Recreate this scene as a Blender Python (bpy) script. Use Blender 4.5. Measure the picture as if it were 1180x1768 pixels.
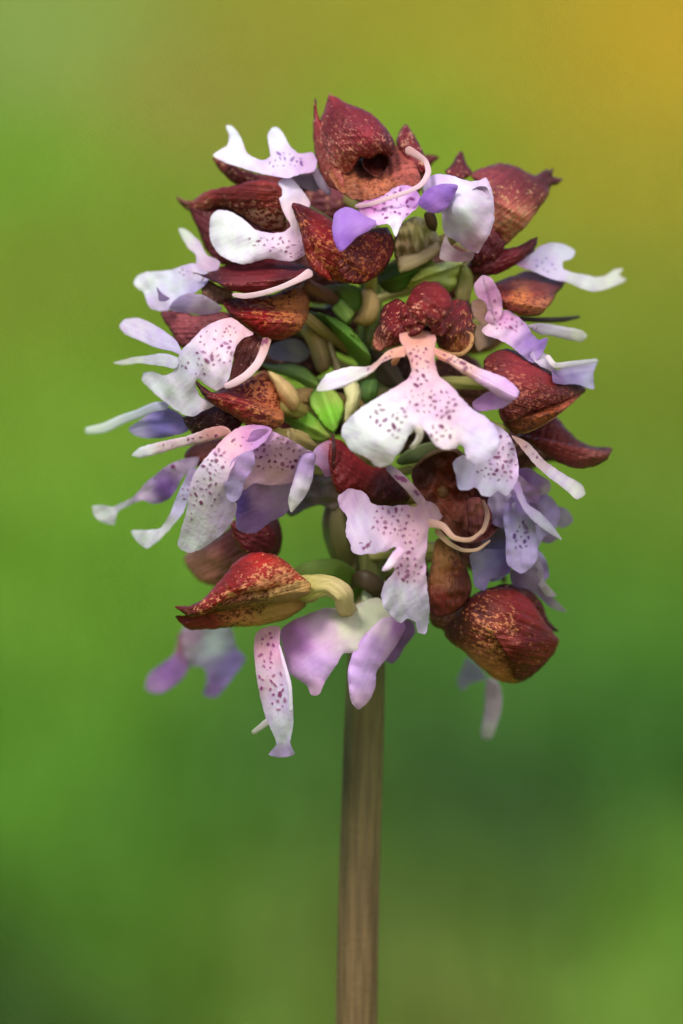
import bpy, math, random
import numpy as np
from mathutils import Vector
from mathutils.geometry import delaunay_2d_cdt

sc = bpy.context.scene
for o in list(bpy.data.objects):
    bpy.data.objects.remove(o)

# ------------------------------------------------------------------ camera, sky, sun, exposure
PX, PY = 1180.0, 1768.0            # size of the photograph in pixels
DIST = 0.50                        # metres from the lens to the stem
S = 0.080 / PX                     # metres per photo pixel at the stem
ZC = 0.245                         # height of the middle of the picture above the ground

cam_d = bpy.data.cameras.new('camera')
cam = bpy.data.objects.new('camera', cam_d)
sc.collection.objects.link(cam)
cam.location = (0, -DIST, ZC)
cam.rotation_euler = (math.radians(90), 0, 0)
cam_d.sensor_fit = 'HORIZONTAL'
cam_d.sensor_width = 36
cam_d.lens = 36 * DIST / 0.080
cam_d.clip_start = 0.01
cam_d.clip_end = 500
cam_d.dof.use_dof = True
cam_d.dof.focus_distance = DIST - 0.017
cam_d.dof.aperture_fstop = cam_d.lens / 13.5
sc.camera = cam

SUN_EL, SUN_AZ = 46, -30           # azimuth measured from behind the camera, negative = from the left
world = bpy.data.worlds.new('World')
sc.world = world
world.use_nodes = True
wn = world.node_tree
wn.nodes.clear()
sky = wn.nodes.new('ShaderNodeTexSky')
sky.sky_type = 'NISHITA'
sky.sun_disc = False
sky.sun_elevation = math.radians(SUN_EL)
sky.sun_rotation = math.radians(180 + SUN_AZ)
sky.dust_density = 2.5
bg = wn.nodes.new('ShaderNodeBackground')
bg.inputs['Strength'].default_value = 0.10
wo = wn.nodes.new('ShaderNodeOutputWorld')
wn.links.new(sky.outputs[0], bg.inputs[0])
wn.links.new(bg.outputs[0], wo.inputs[0])

sun_d = bpy.data.lights.new('sun', 'SUN')
sun_d.energy = 1.5
sun_d.angle = math.radians(15)
sun_d.color = (1.0, 0.95, 0.87)
sun = bpy.data.objects.new('sun', sun_d)
sc.collection.objects.link(sun)
el, az = math.radians(SUN_EL), math.radians(SUN_AZ)
to_sun = Vector((math.sin(az) * math.cos(el), -math.cos(az) * math.cos(el), math.sin(el)))
sun.rotation_euler = to_sun.to_track_quat('Z', 'Y').to_euler()
sun.location = (0, 0, 3)

sc.view_settings.view_transform = 'Standard'
sc.view_settings.look = 'None'
sc.view_settings.gamma = 1
sc.view_settings.use_curve_mapping = False
sc.view_settings.exposure = 1.08
sc.cycles.use_denoising = True
sc.cycles.max_bounces = 8

# ------------------------------------------------------------------ helpers
rng = np.random.default_rng(7)

def lin(c):
    c = np.asarray(c, float) / 255.0
    return np.where(c <= 0.04045, c / 12.92, ((c + 0.055) / 1.055) ** 2.4)

def P(x, y, d):
    """photo pixel + depth (mm towards the camera from the stem plane) -> metres"""
    x = np.asarray(x, float); y = np.asarray(y, float); d = np.asarray(d, float) / 1000.0
    k = (DIST - d) / DIST
    return np.stack([(x - PX / 2) * S * k, -d + 0 * x, ZC - (y - PY / 2) * S * k], -1)

def catmull(pts, closed, step):
    pts = np.asarray(pts, float)
    n = len(pts)
    out = []
    rngi = range(n) if closed else range(n - 1)
    for i in rngi:
        if closed:
            p0, p1, p2, p3 = pts[(i - 1) % n], pts[i], pts[(i + 1) % n], pts[(i + 2) % n]
        else:
            p1, p2 = pts[i], pts[i + 1]
            p0 = pts[i - 1] if i else 2 * p1 - p2
            p3 = pts[i + 2] if i + 2 < n else 2 * p2 - p1
        L = np.linalg.norm((p2 - p1)[:2])
        k = max(1, int(round(L / step)))
        t = (np.arange(k) / k)[:, None]
        # tangents limited so long chords beside short ones do not overshoot
        def tan(a, b, c):
            la = np.linalg.norm((b - a)[:2]) + 1e-6; lc = np.linalg.norm((c - b)[:2]) + 1e-6
            v = (b - a) / la * lc + (c - b) / lc * la
            return v / (la + lc)
        m1 = tan(p0, p1, p2) * L * 0.8
        m2 = tan(p1, p2, p3) * L * 0.8
        h = (2*t**3 - 3*t**2 + 1)*p1 + (t**3 - 2*t**2 + t)*m1 + (-2*t**3 + 3*t**2)*p2 + (t**3 - t**2)*m2
        out.append(h)
    if not closed:
        out.append(pts[-1:])
    return np.concatenate(out)

def inside(pts, poly):
    x, y = pts[:, 0], pts[:, 1]
    r = np.zeros(len(pts), bool)
    a = poly; b = np.roll(poly, -1, 0)
    for (x1, y1), (x2, y2) in zip(a, b):
        if y1 == y2:
            continue
        c = ((y1 > y) != (y2 > y)) & (x < (x2 - x1) * (y - y1) / (y2 - y1) + x1)
        r ^= c
    return r

def field(h, x, y):
    """smooth scalar field through depth handles [(x, y, value)...]"""
    if not hasattr(h, '__len__'):
        return np.full(len(x), float(h))
    h = np.asarray(h, float)
    if len(h) == 1:
        return np.full(len(x), h[0, 2])
    if len(h) == 2:
        v = h[1, :2] - h[0, :2]
        t = np.clip(((x - h[0, 0]) * v[0] + (y - h[0, 1]) * v[1]) / (v @ v), -0.3, 1.3)
        return h[0, 2] + t * (h[1, 2] - h[0, 2])
    q = h[:, :2] / 100.0
    def U(r2):
        return 0.5 * r2 * np.log(r2 + 1e-9)
    n = len(h)
    K = U(((q[:, None] - q[None]) ** 2).sum(-1)) + 1e-3 * np.eye(n)
    A = np.zeros((n + 3, n + 3)); A[:n, :n] = K
    A[:n, n] = 1; A[:n, n+1:] = q; A[n, :n] = 1; A[n+1:, :n] = q.T
    w = np.linalg.lstsq(A, np.concatenate([h[:, 2], [0, 0, 0]]), rcond=None)[0]
    X = np.stack([x, y], -1) / 100.0
    v = U(((X[:, None] - q[None]) ** 2).sum(-1)) @ w[:n] + w[n] + X @ w[n+1:]
    lo_, hi_ = h[:, 2].min(), h[:, 2].max()
    m_ = 0.25 * (hi_ - lo_)
    return np.clip(v, lo_ - m_, hi_ + m_)

def colour(c, x, y):
    """pigment: one sRGB triple, or handles [(x, y, (r, g, b))...] blended smoothly"""
    if not hasattr(c[0], '__len__'):
        return np.tile(lin(c), (len(x), 1))
    w = np.stack([1.0 / ((x - a) ** 2 + (y - b) ** 2 + 30) ** 1.5 for a, b, _ in c], -1)
    w /= w.sum(-1, keepdims=True)
    return w @ np.array([lin(k) for _, _, k in c])

def poisson(poly, xy, cell):
    lo = poly.min(0) - 2 * cell; hi = poly.max(0) + 2 * cell
    nx = int((hi[0] - lo[0]) / cell) + 2; ny = int((hi[1] - lo[1]) / cell) + 2
    gx, gy = np.meshgrid(lo[0] + cell * np.arange(nx), lo[1] + cell * np.arange(ny))
    m = inside(np.stack([gx.ravel(), gy.ravel()], -1), poly).reshape(ny, nx)
    h = np.zeros((ny, nx))
    for _ in range(int(1.2 * max(nx, ny)) * 8):
        q = np.zeros_like(h)
        q[1:-1, 1:-1] = 0.25 * (h[:-2, 1:-1] + h[2:, 1:-1] + h[1:-1, :-2] + h[1:-1, 2:]) + 1.0
        h = np.where(m, q, 0)
    fx = (xy[:, 0] - lo[0]) / cell; fy = (xy[:, 1] - lo[1]) / cell
    i = np.clip(fx.astype(int), 0, nx - 2); j = np.clip(fy.astype(int), 0, ny - 2)
    u, v = fx - i, fy - j
    r = h[j, i]*(1-u)*(1-v) + h[j, i+1]*u*(1-v) + h[j+1, i]*(1-u)*v + h[j+1, i+1]*u*v
    return r / max(h.max(), 1e-9)

def ripple(x, y, seed, wl):
    r = np.random.default_rng(seed)
    v = np.zeros(len(x))
    for k in range(5):
        a = r.uniform(0, math.tau); f = r.uniform(0.6, 1.6) / wl * math.tau
        v += np.sin((x * math.cos(a) + y * math.sin(a)) * f + r.uniform(0, math.tau)) / (1 + k * 0.5)
    return v / 2.2

# ------------------------------------------------------------------ materials
def new_mat(name):
    m = bpy.data.materials.new(name); m.use_nodes = True
    nt = m.node_tree; nt.nodes.clear()
    return m, nt, nt.nodes, nt.links

def N(nodes, t, **kw):
    n = nodes.new(t)
    for k, v in kw.items():
        if k in n.inputs:
            n.inputs[k].default_value = v
        else:
            setattr(n, k, v)
    return n

def plant_material(name, rough, translucent, fleck, bump_s, bump_scale, spec=0.4, sheen=0.0, vein=0.2):
    m, nt, nd, ln = new_mat(name)
    out = N(nd, 'ShaderNodeOutputMaterial')
    col = N(nd, 'ShaderNodeAttribute', attribute_name='Pigment')
    uv = N(nd, 'ShaderNodeAttribute', attribute_name='Along')
    cur = col.outputs['Color']
    def mix(a, b, fac):
        x = nd.new('ShaderNodeMix'); x.data_type = 'RGBA'
        for s_, v_ in ((x.inputs[6], a), (x.inputs[7], b), (x.inputs[0], fac)):
            if hasattr(v_, 'is_linked') or hasattr(v_, 'links'):
                ln.new(v_, s_)
            else:
                s_.default_value = v_
        return x.outputs[2]
    def noise(scale, vec, detail=3, rough_=0.55, dist=0.0):
        n = N(nd, 'ShaderNodeTexNoise', Scale=scale, Detail=detail, Roughness=rough_, Distortion=dist)
        ln.new(vec, n.inputs['Vector'])
        return n.outputs['Fac']
    def mrange(v, a, b, c=0.0, d=1.0):
        r = N(nd, 'ShaderNodeMapRange')
        r.interpolation_type = 'SMOOTHSTEP'
        r.inputs[1].default_value = a; r.inputs[2].default_value = b
        r.inputs[3].default_value = c; r.inputs[4].default_value = d
        ln.new(v, r.inputs[0]); return r.outputs[0]
    def math_(op, a, b):
        n = N(nd, 'ShaderNodeMath', operation=op)
        for k, v in enumerate((a, b)):
            if hasattr(v, 'links'):
                ln.new(v, n.inputs[k])
            else:
                n.inputs[k].default_value = v
        return n.outputs[0]
    tc = N(nd, 'ShaderNodeTexCoord')
    mp = N(nd, 'ShaderNodeMapping'); mp.inputs['Scale'].default_value = (1.0, 1.9, 1)
    ln.new(uv.outputs['Vector'], mp.inputs['Vector'])
    mpv = N(nd, 'ShaderNodeMapping'); mpv.inputs['Scale'].default_value = (0.10, 1.5 if name == 'flower_stem' else 2.6, 1)
    ln.new(uv.outputs['Vector'], mpv.inputs['Vector'])
    veins = noise(1.0, mpv.outputs[0], 2, 0.5, 0.3)
    if fleck:
        fa = N(nd, 'ShaderNodeAttribute', attribute_name='Fleck')
        fc = N(nd, 'ShaderNodeAttribute', attribute_name='FleckPigment')
        n1 = noise(1.7, mp.outputs[0], 3, 0.6, 1.2)
        n2 = noise(1500.0, tc.outputs['Object'], 2, 0.6)
        s = math_('ADD', n1, math_('MULTIPLY', math_('SUBTRACT', n2, 0.5), 0.8))
        s = math_('ADD', s, math_('MULTIPLY', math_('SUBTRACT', fa.outputs['Fac'], 0.52), 0.36))
        f = mrange(s, 0.57, 0.63)
        # broad tone changes of the pigment before the flecks
        b = mrange(noise(150.0, tc.outputs['Object'], 2, 0.5), 0.35, 0.7, 0.62, 1.18)
        vm = N(nd, 'ShaderNodeVectorMath', operation='SCALE'); ln.new(cur, vm.inputs[0]); ln.new(b, vm.inputs['Scale'])
        cur = mix(vm.outputs[0], fc.outputs['Color'], math_('MULTIPLY', f, 0.85))
    vf = mrange(veins, 0.3, 0.7, 1.0 - vein, 1.0 + vein * 0.4)
    vm = N(nd, 'ShaderNodeVectorMath', operation='SCALE'); ln.new(cur, vm.inputs[0]); ln.new(vf, vm.inputs['Scale'])
    cur = vm.outputs[0]
    bs = N(nd, 'ShaderNodeBsdfPrincipled')
    ln.new(cur, bs.inputs['Base Color'])
    bs.inputs['Specular IOR Level'].default_value = spec
    if translucent > 0.2 and name == 'lip_petal':
        bs.inputs['Subsurface Weight'].default_value = 0.25
        bs.inputs['Subsurface Radius'].default_value = (1.0, 0.7, 0.8)
        bs.inputs['Subsurface Scale'].default_value = 0.0006
    bs.inputs['Sheen Weight'].default_value = sheen
    bs.inputs['Sheen Roughness'].default_value = 0.4
    rn = mrange(noise(500.0, tc.outputs['Object']), 0.3, 0.7, rough - 0.1, rough + 0.12)
    ln.new(rn, bs.inputs['Roughness'])
    bump = N(nd, 'ShaderNodeBump', Strength=bump_s, Distance=0.0004)
    hsum = math_('ADD', noise(bump_scale, tc.outputs['Object'], 3), math_('MULTIPLY', veins, 2.2 if fleck else 0.9))
    ln.new(hsum, bump.inputs['Height'])
    ln.new(bump.outputs[0], bs.inputs['Normal'])
    if translucent:
        tr = N(nd, 'ShaderNodeBsdfTranslucent'); ln.new(cur, tr.inputs['Color'])
        mx = N(nd, 'ShaderNodeMixShader'); mx.inputs[0].default_value = translucent
        ln.new(bs.outputs[0], mx.inputs[1]); ln.new(tr.outputs[0], mx.inputs[2])
        ln.new(mx.outputs[0], out.inputs[0])
    else:
        ln.new(bs.outputs[0], out.inputs[0])
    return m

M = {
    'petal': plant_material('lip_petal', 0.55, 0.32, False, 0.2, 2200.0, 0.3, 0.0, 0.04),
    'sepal': plant_material('hood_sepal', 0.55, 0.06, True, 0.45, 1500.0, 0.28, 0.0, 0.22),
    'green': plant_material('bract_and_ovary', 0.5, 0.15, False, 0.2, 900.0, 0.25, 0.0, 0.12),
    'stem': plant_material('flower_stem', 0.55, 0.0, False, 0.3, 1200.0, 0.2, 0.0, 0.3),
    'grass': plant_material('meadow_grass_blades', 0.6, 0.3, False, 0.0, 100.0, 0.2, 0.0, 0.0),
}

# ------------------------------------------------------------------ mesh output
def link(name, co, faces, mat, parent=None, col=None, along=None, fleck=None, fcol=None, smooth=True):
    me = bpy.data.meshes.new(name)
    org = np.array(parent.matrix_basis.translation) if parent is not None else np.zeros(3)
    pp = parent
    while pp is not None and pp.parent is not None:
        pp = pp.parent
        org = org + np.array(pp.matrix_basis.translation)
    me.from_pydata((np.asarray(co) - org).tolist(), [], faces)
    n = len(co)
    if col is not None:
        a = me.color_attributes.new('Pigment', 'FLOAT_COLOR', 'POINT')
        a.data.foreach_set('color', np.concatenate([col, np.ones((n, 1))], 1).ravel())
    if along is not None:
        a = me.attributes.new('Along', 'FLOAT_VECTOR', 'POINT')
        a.data.foreach_set('vector', np.concatenate([along, np.zeros((n, 1))], 1).ravel())
    if fleck is not None:
        a = me.attributes.new('Fleck', 'FLOAT', 'POINT')
        a.data.foreach_set('value', np.asarray(fleck, float))
        a = me.color_attributes.new('FleckPigment', 'FLOAT_COLOR', 'POINT')
        a.data.foreach_set('color', np.tile(np.append(fcol, 1.0), (n, 1)).ravel())
    me.materials.append(M[mat])
    if smooth:
        me.polygons.foreach_set('use_smooth', np.ones(len(me.polygons), bool))
    me.update()
    ob = bpy.data.objects.new(name, me)
    sc.collection.objects.link(ob)
    if parent is not None:
        ob.parent = parent
    return ob

MMPX = S * 1000.0
SEED = [100]
SPOT = (118, 30, 92)

def sheet(parent, name, outline, depth, col, mat='petal', puff=0.05, back=None, spots=(), rip=0.25,
          wl=60, curl=0.0, jag=0.0, pitch=None, fleck=0.4, fcol=(206, 148, 120), spotcol=SPOT, ridge=0.0, rug=None):
    """A petal or sepal from its outline: a curved skin with thickness, swollen by `puff` mm in front and `back` mm behind."""
    SEED[0] += 1
    seed = SEED[0]
    r = np.random.default_rng(seed)
    if pitch is None:
        pitch = 2.3 if len(spots) else 3.2
    if back is None:
        back = 0.09 if puff < 0.5 else puff * 0.55
    poly = catmull(outline, True, pitch)
    if rug is None:
        rug = 0.13 if mat == 'sepal' else 0.012
    jag = max(jag, 0.75 if mat == 'sepal' else 0.45)
    if jag:
        t = np.roll(poly, -1, 0) - np.roll(poly, 1, 0)
        nrm = np.stack([t[:, 1], -t[:, 0]], -1) / (np.linalg.norm(t, axis=1, keepdims=True) + 1e-9)
        k = np.convolve(np.tile(r.normal(size=len(poly)), 3), [0.25, 0.5, 0.25], 'same')[len(poly):2*len(poly)]
        poly = poly + nrm * (k * jag)[:, None]
    lo, hi = poly.min(0), poly.max(0)
    gx = np.arange(lo[0], hi[0], pitch); gy = np.arange(lo[1], hi[1], pitch * 0.87)
    g = np.stack(np.meshgrid(gx, gy), -1).astype(float)
    g[1::2, :, 0] += pitch / 2
    g = g.reshape(-1, 2) + r.uniform(-0.12, 0.12, (g.size // 2, 2)) * pitch
    g = g[inside(g, poly)]
    if len(g):
        dist = np.sqrt(((g[:, None] - poly[None]) ** 2).sum(-1)).min(1)
        g = g[dist > 0.62 * pitch]
    pts = np.concatenate([poly, g])
    nb = len(poly)
    res = delaunay_2d_cdt([Vector(p) for p in pts], [(i, (i + 1) % nb) for i in range(nb)], [], 1, 1e-4)
    xy = np.array([tuple(v) for v in res[0]])
    faces = [list(f) for f in res[2]]
    if not faces:
        raise ValueError('no faces: ' + name)
    x, y = xy[:, 0], xy[:, 1]
    bd = np.sqrt(((xy[:, None] - poly[None]) ** 2).sum(-1)).min(1)
    h = poisson(poly, xy, max(2.0, min(hi - lo) / 40)) ** 0.5
    h[bd < 1e-3] = 0
    puff, back = (puff * 0.85, back * 0.85) if mat == 'sepal' else (puff, back)
    d = field(depth, x, y) + rip * ripple(x, y, seed, wl) + curl * np.exp(-bd / 9.0)
    d = d + rug * (ripple(x, y, seed + 5000, 15) + 0.6 * ripple(x, y, seed + 9000, 8)) * np.clip(bd / 6, 0, 1)
    c = colour(col, x, y) * (np.array([1.24, 0.72, 0.90]) if mat == 'sepal' else (np.array([1.09, 1.05, 1.09]) if mat == 'petal' else 1.2))
    c = np.minimum(c, 0.9)
    if mat == 'petal':
        d = d + 0.22 * ripple(x, y, seed + 700, 34) * np.exp(-bd / 14.0) * min(1.0, min(hi - lo) / 60)
        e_ = (0.26 * np.exp(-bd / 6.0))[:, None]
        c = c * (1 - e_) + e_ * c * np.array([0.86, 0.68, 0.93])
        m_ = (0.10 * np.clip(ripple(x, y, seed + 800, 26) + 0.2, 0, 1))[:, None]
        c = c * (1 - m_ * np.array([0.6, 1.3, 0.2]))
    # across / along axes from the shape itself
    ctr = poly.mean(0); w_, v_ = np.linalg.eigh(np.cov((poly - ctr).T))
    ax = v_[:, 1]; bx = v_[:, 0]
    al = np.stack([(xy - ctr) @ ax, (xy - ctr) @ bx], -1) * MMPX
    if ridge:
        d = d + ridge * np.exp(-(al[:, 1] / 0.5) ** 2) * h
    if len(spots):
        mask = np.zeros(len(xy))
        placed = []
        for sp in spots:
            cx, cy, rx, ry, n = sp[:5]
            size = sp[5] if len(sp) > 5 else 3.4
            rot = math.radians(sp[6]) if len(sp) > 6 else 0
            tries = 0; got = 0
            while got < n and tries < n * 40:
                tries += 1
                a, q = r.uniform(0, math.tau), math.sqrt(r.uniform(0, 1))
                ex, ey = rx * q * math.cos(a), ry * q * math.sin(a)
                px = cx + ex * math.cos(rot) - ey * math.sin(rot); py = cy + ex * math.sin(rot) + ey * math.cos(rot)
                if any((px - a_) ** 2 + (py - b_) ** 2 < (size * 2.35) ** 2 for a_, b_ in placed):
                    continue
                placed.append((px, py)); got += 1
                s1 = size * min(1.35, r.lognormal(-0.38, 0.36)); asp = r.uniform(1.0, 2.4); th = r.uniform(0, math.pi)
                dx, dy = x - px, y - py
                e = ((dx * math.cos(th) + dy * math.sin(th)) / (s1 * asp ** 0.5)) ** 2 + ((-dx * math.sin(th) + dy * math.cos(th)) / (s1 / asp ** 0.5)) ** 2
                mask = np.maximum(mask, np.clip(2.1 - e * 1.5, 0, 1) * r.uniform(0.68, 1.0))
        mask *= np.clip(bd / 4.0, 0, 1)
        c = c * (1 - mask[:, None]) + lin(spotcol) * mask[:, None]
        d = d + 0.10 * mask
    # front skin, back skin, shared rim
    rim = bd < 1e-3
    n = len(xy)
    front = P(x, y, d + puff * h)
    idx = np.full(n, -1); keep = np.where(~rim)[0]
    if mat == 'petal':
        keep = np.arange(n)
    idx[rim] = np.where(rim)[0]
    idx[keep] = n + np.arange(len(keep))
    backc = P(x[keep], y[keep], (d - back * h)[keep])
    # faces: image y points down, so CDT order is flipped to face the camera
    ff = []
    bf = []
    for f in faces:
        a, b, c_ = f[0], f[1], f[2]
        cr = (xy[b][0] - xy[a][0]) * (xy[c_][1] - xy[a][1]) - (xy[b][1] - xy[a][1]) * (xy[c_][0] - xy[a][0])
        g_ = f if cr < 0 else f[::-1]
        ff.append(g_)
        bq = [int(idx[i]) for i in g_[::-1]]
        if not all(rim[i] for i in g_):
            bf.append(bq)
    co = np.concatenate([front, backc])
    col2 = np.concatenate([c, c[keep]])
    al2 = np.concatenate([al, al[keep]])
    kw = {}
    if mat == 'sepal':
        fl = field(fleck, x, y)
        kw = dict(fleck=np.concatenate([fl, fl[keep]]), fcol=lin(fcol))
    return link(name, co, ff + bf, mat, parent, col2, al2, **kw)

def ribbon(parent, name, spine, col, mat='petal', flat=0.35, roll=0.0, spots=(), seg=14, step=4.0,
           round_ends=True, fleck=0.4, fcol=(206, 148, 120), groove=0.0, spotcol=SPOT, lump=0.0, twist=0.0):
    """An arm, ovary, bract or stem: spine of (x, y, depth, half width px); `flat` = thickness / width; roll in degrees."""
    SEED[0] += 1
    r = np.random.default_rng(SEED[0])
    if name == 'ovary':
        seg = 24; step = 3.0
    sp = catmull(spine, False, step)
    q = P(sp[:, 0], sp[:, 1], sp[:, 2])
    w = np.maximum(sp[:, 3], 0.3) * S
    n = len(q)
    if round_ends:
        s_ = np.concatenate([[0], np.cumsum(np.linalg.norm(np.diff(q, axis=0), axis=1))])
        e0 = np.clip(s_ / (w[0] + 1e-9), 0, 1); e1 = np.clip((s_[-1] - s_) / (w[-1] + 1e-9), 0, 1)
        w = w * np.sqrt(1 - (1 - e0) ** 2 + 1e-3) * np.sqrt(1 - (1 - e1) ** 2 + 1e-3)
    if lump:
        w = w * (1 + lump * np.interp(np.arange(n), np.linspace(0, n - 1, max(3, n // 4)), r.normal(size=max(3, n // 4))))
    T = np.gradient(q, axis=0); T /= np.linalg.norm(T, axis=1, keepdims=True)
    view = np.array([0, -1.0, 0])
    W = np.cross(T, view); W /= np.linalg.norm(W, axis=1, keepdims=True) + 1e-9
    for i in range(1, n):
        if W[i] @ W[i - 1] < 0:
            W[i] = -W[i]
    B = np.cross(W, T)
    rl = np.radians(np.broadcast_to(np.interp(np.linspace(0, 1, n), np.linspace(0, 1, np.size(roll)), np.atleast_1d(roll)), n))[:, None]
    W2 = W * np.cos(rl) + B * np.sin(rl); B2 = -W * np.sin(rl) + B * np.cos(rl)
    th = np.arange(seg) / seg * math.tau
    if name == 'ovary':
        groove, twist, seg_ok = 0.10, 0.05, True
    elif name == 'lip_arm':
        flat = min(flat, 0.22)
    tw = (np.arange(n) * twist)[:, None]
    ringr = 1 + groove * np.cos(6 * th[None] + 6 * tw)
    ct, st = np.cos(th)[None] * ringr, np.sin(th)[None] * ringr
    co = q[:, None] + w[:, None, None] * (ct[:, :, None] * W2[:, None] + flat * st[:, :, None] * B2[:, None])
    co = co.reshape(-1, 3)
    faces = []
    for i in range(n - 1):
        for j in range(seg):
            k = (j + 1) % seg
            faces.append((i * seg + j, i * seg + k, (i + 1) * seg + k, (i + 1) * seg + j))
    faces.append(tuple(range(seg))[::-1]); faces.append(tuple((n - 1) * seg + j for j in range(seg)))
    px = np.repeat(sp[:, 0], seg); py = np.repeat(sp[:, 1], seg)
    if hasattr(col[0], '__len__'):
        t = np.linspace(0, len(col) - 1, n)
        cc = np.array([lin(k) for k in col])
        c = np.stack([np.interp(t, np.arange(len(col)), cc[:, k]) for k in range(3)], -1)
        c = np.repeat(c, seg, 0)
    else:
        c = np.tile(lin(col), (len(co), 1))
    for t0, t1, cnt in spots:                       # dark dashes along the arm
        for _ in range(cnt):
            i = int(r.uniform(t0, t1) * n); j = int(r.integers(0, seg))
            for di in (-1, 0, 1):
                for dj in (0, 1):
                    k = min(max(i + di, 0), n - 1) * seg + (j + dj) % seg
                    c[k] = lin(spotcol) * 0.8 + c[k] * 0.2
    s_ = np.concatenate([[0], np.cumsum(np.linalg.norm(np.diff(q, axis=0), axis=1))]) * 1000
    al = np.stack([np.repeat(s_, seg), np.tile(np.abs(th - math.pi), n) * np.repeat(np.maximum(w, 1e-5), seg) * 1000], -1)
    kw = {}
    if mat == 'sepal':
        kw = dict(fleck=np.full(len(co), fleck), fcol=lin(fcol))
    return link(name, co, faces, mat, parent, c, al, **kw)

def empty(name, loc, parent=None):
    o = bpy.data.objects.new(name, None)
    o.empty_display_size = 0.005
    sc.collection.objects.link(o)
    o.location = loc
    if parent is not None:
        o.parent = parent
        o.location = np.asarray(loc) - np.array(parent.matrix_basis.translation)
    return o

# ------------------------------------------------------------------ the meadow behind
def ground_z(x, y):
    t = np.maximum(0, y - 1.0)
    up = 0.27 * (np.sqrt(t * t + 0.16) - 0.4)
    far = np.maximum(0, y - 9.0)
    return up - 0.02 * far ** 1.5 * np.clip(far / 4, 0, 1) * 0.5 + 0.02 * np.sin(1.7 * x + 0.6 * y) * np.clip(y - 1.2, 0, 1)

# vegetation colours of the hillside, each at the spot on the ground behind that part of the picture
PATCH = [(60, 60, (132, 156, 84)), (330, 130, (146, 140, 66)), (600, 20, (148, 148, 50)), (850, 60, (152, 150, 48)),
         (1130, 60, (180, 154, 40)), (1000, 150, (164, 150, 44)), (1100, 270, (150, 146, 46)), (720, 190, (116, 156, 46)), (60, 240, (112, 154, 50)), (60, 420, (122, 142, 46)),
         (100, 650, (112, 148, 46)), (60, 900, (104, 148, 46)), (200, 1000, (98, 142, 44)), (1100, 500, (122, 138, 44)),
         (1100, 800, (104, 132, 40)), (1100, 1000, (76, 126, 38)), (800, 1270, (42, 72, 36)), (950, 1340, (42, 68, 42)),
         (1130, 1200, (52, 98, 38)), (350, 1300, (78, 128, 42)), (470, 1240, (66, 100, 44)), (60, 1250, (84, 134, 36)),
         (250, 1530, (92, 140, 38)), (40, 1620, (40, 68, 28)), (130, 1750, (66, 88, 40)), (480, 1500, (92, 106, 46)),
         (850, 1560, (98, 124, 58)), (1010, 1720, (112, 146, 58)), (1140, 1500, (106, 148, 52)), (780, 1730, (112, 116, 62)),
         (480, 1740, (94, 124, 44)), (540, 1180, (62, 102, 42)), (300, 420, (120, 144, 46)), (900, 1100, (70, 115, 40)), (700, 600, (110, 138, 44))]

def hit(px, py):
    ys = np.linspace(0.5, 9, 1500)
    k = (ys + DIST) / DIST
    z = ZC - (py - PY / 2) * S * k
    x = (px - PX / 2) * S * k
    g = ground_z(x, ys) + 0.03
    i = np.argmax(z < g)
    return x[i], ys[i]

SPOTS_G = [(hit(a, b), c) for a, b, c in PATCH]

def veg(x, y):
    # nearness measured along the slope: the strip narrows towards the viewer
    w = []
    for (a, b), _ in SPOTS_G:
        sc_ = 0.055 * (b + 0.5)
        w.append(1.0 / (((x - a) / sc_) ** 2 + ((y - b) / (sc_ * 3.0)) ** 2 + 0.35) ** 3)
    w = np.stack(w, -1); w /= w.sum(-1, keepdims=True)
    return w @ np.array([lin(c) for _, c in SPOTS_G])

gx = np.concatenate([-np.geomspace(60, 2, 14), np.linspace(-1.8, 1.8, 73), np.geomspace(2, 60, 14)])
gy = np.concatenate([-np.geomspace(40, 1, 10), np.linspace(-0.8, 9, 120), np.geomspace(9.3, 120, 22)])
X, Y = np.meshgrid(gx, gy)
Z = ground_z(X.ravel(), Y.ravel())
Z = np.where(Y.ravel() > 9, np.maximum(Z, -0.5), Z)
gco = np.stack([X.ravel(), Y.ravel(), Z], -1)
nx = len(gx)
gf = [(j * nx + i, j * nx + i + 1, (j + 1) * nx + i + 1, (j + 1) * nx + i) for j in range(len(gy) - 1) for i in range(nx - 1)]
GAIN = np.array([1.08, 1.06, 0.74])
gcol = veg(gco[:, 0], gco[:, 1]) * GAIN
ground = link('meadow_ground', gco, gf, 'grass', None, gcol, np.zeros((len(gco), 2)))
ground['kind'] = 'structure'
ground['label'] = 'grassy meadow slope rising behind the orchid, far out of focus'

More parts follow.
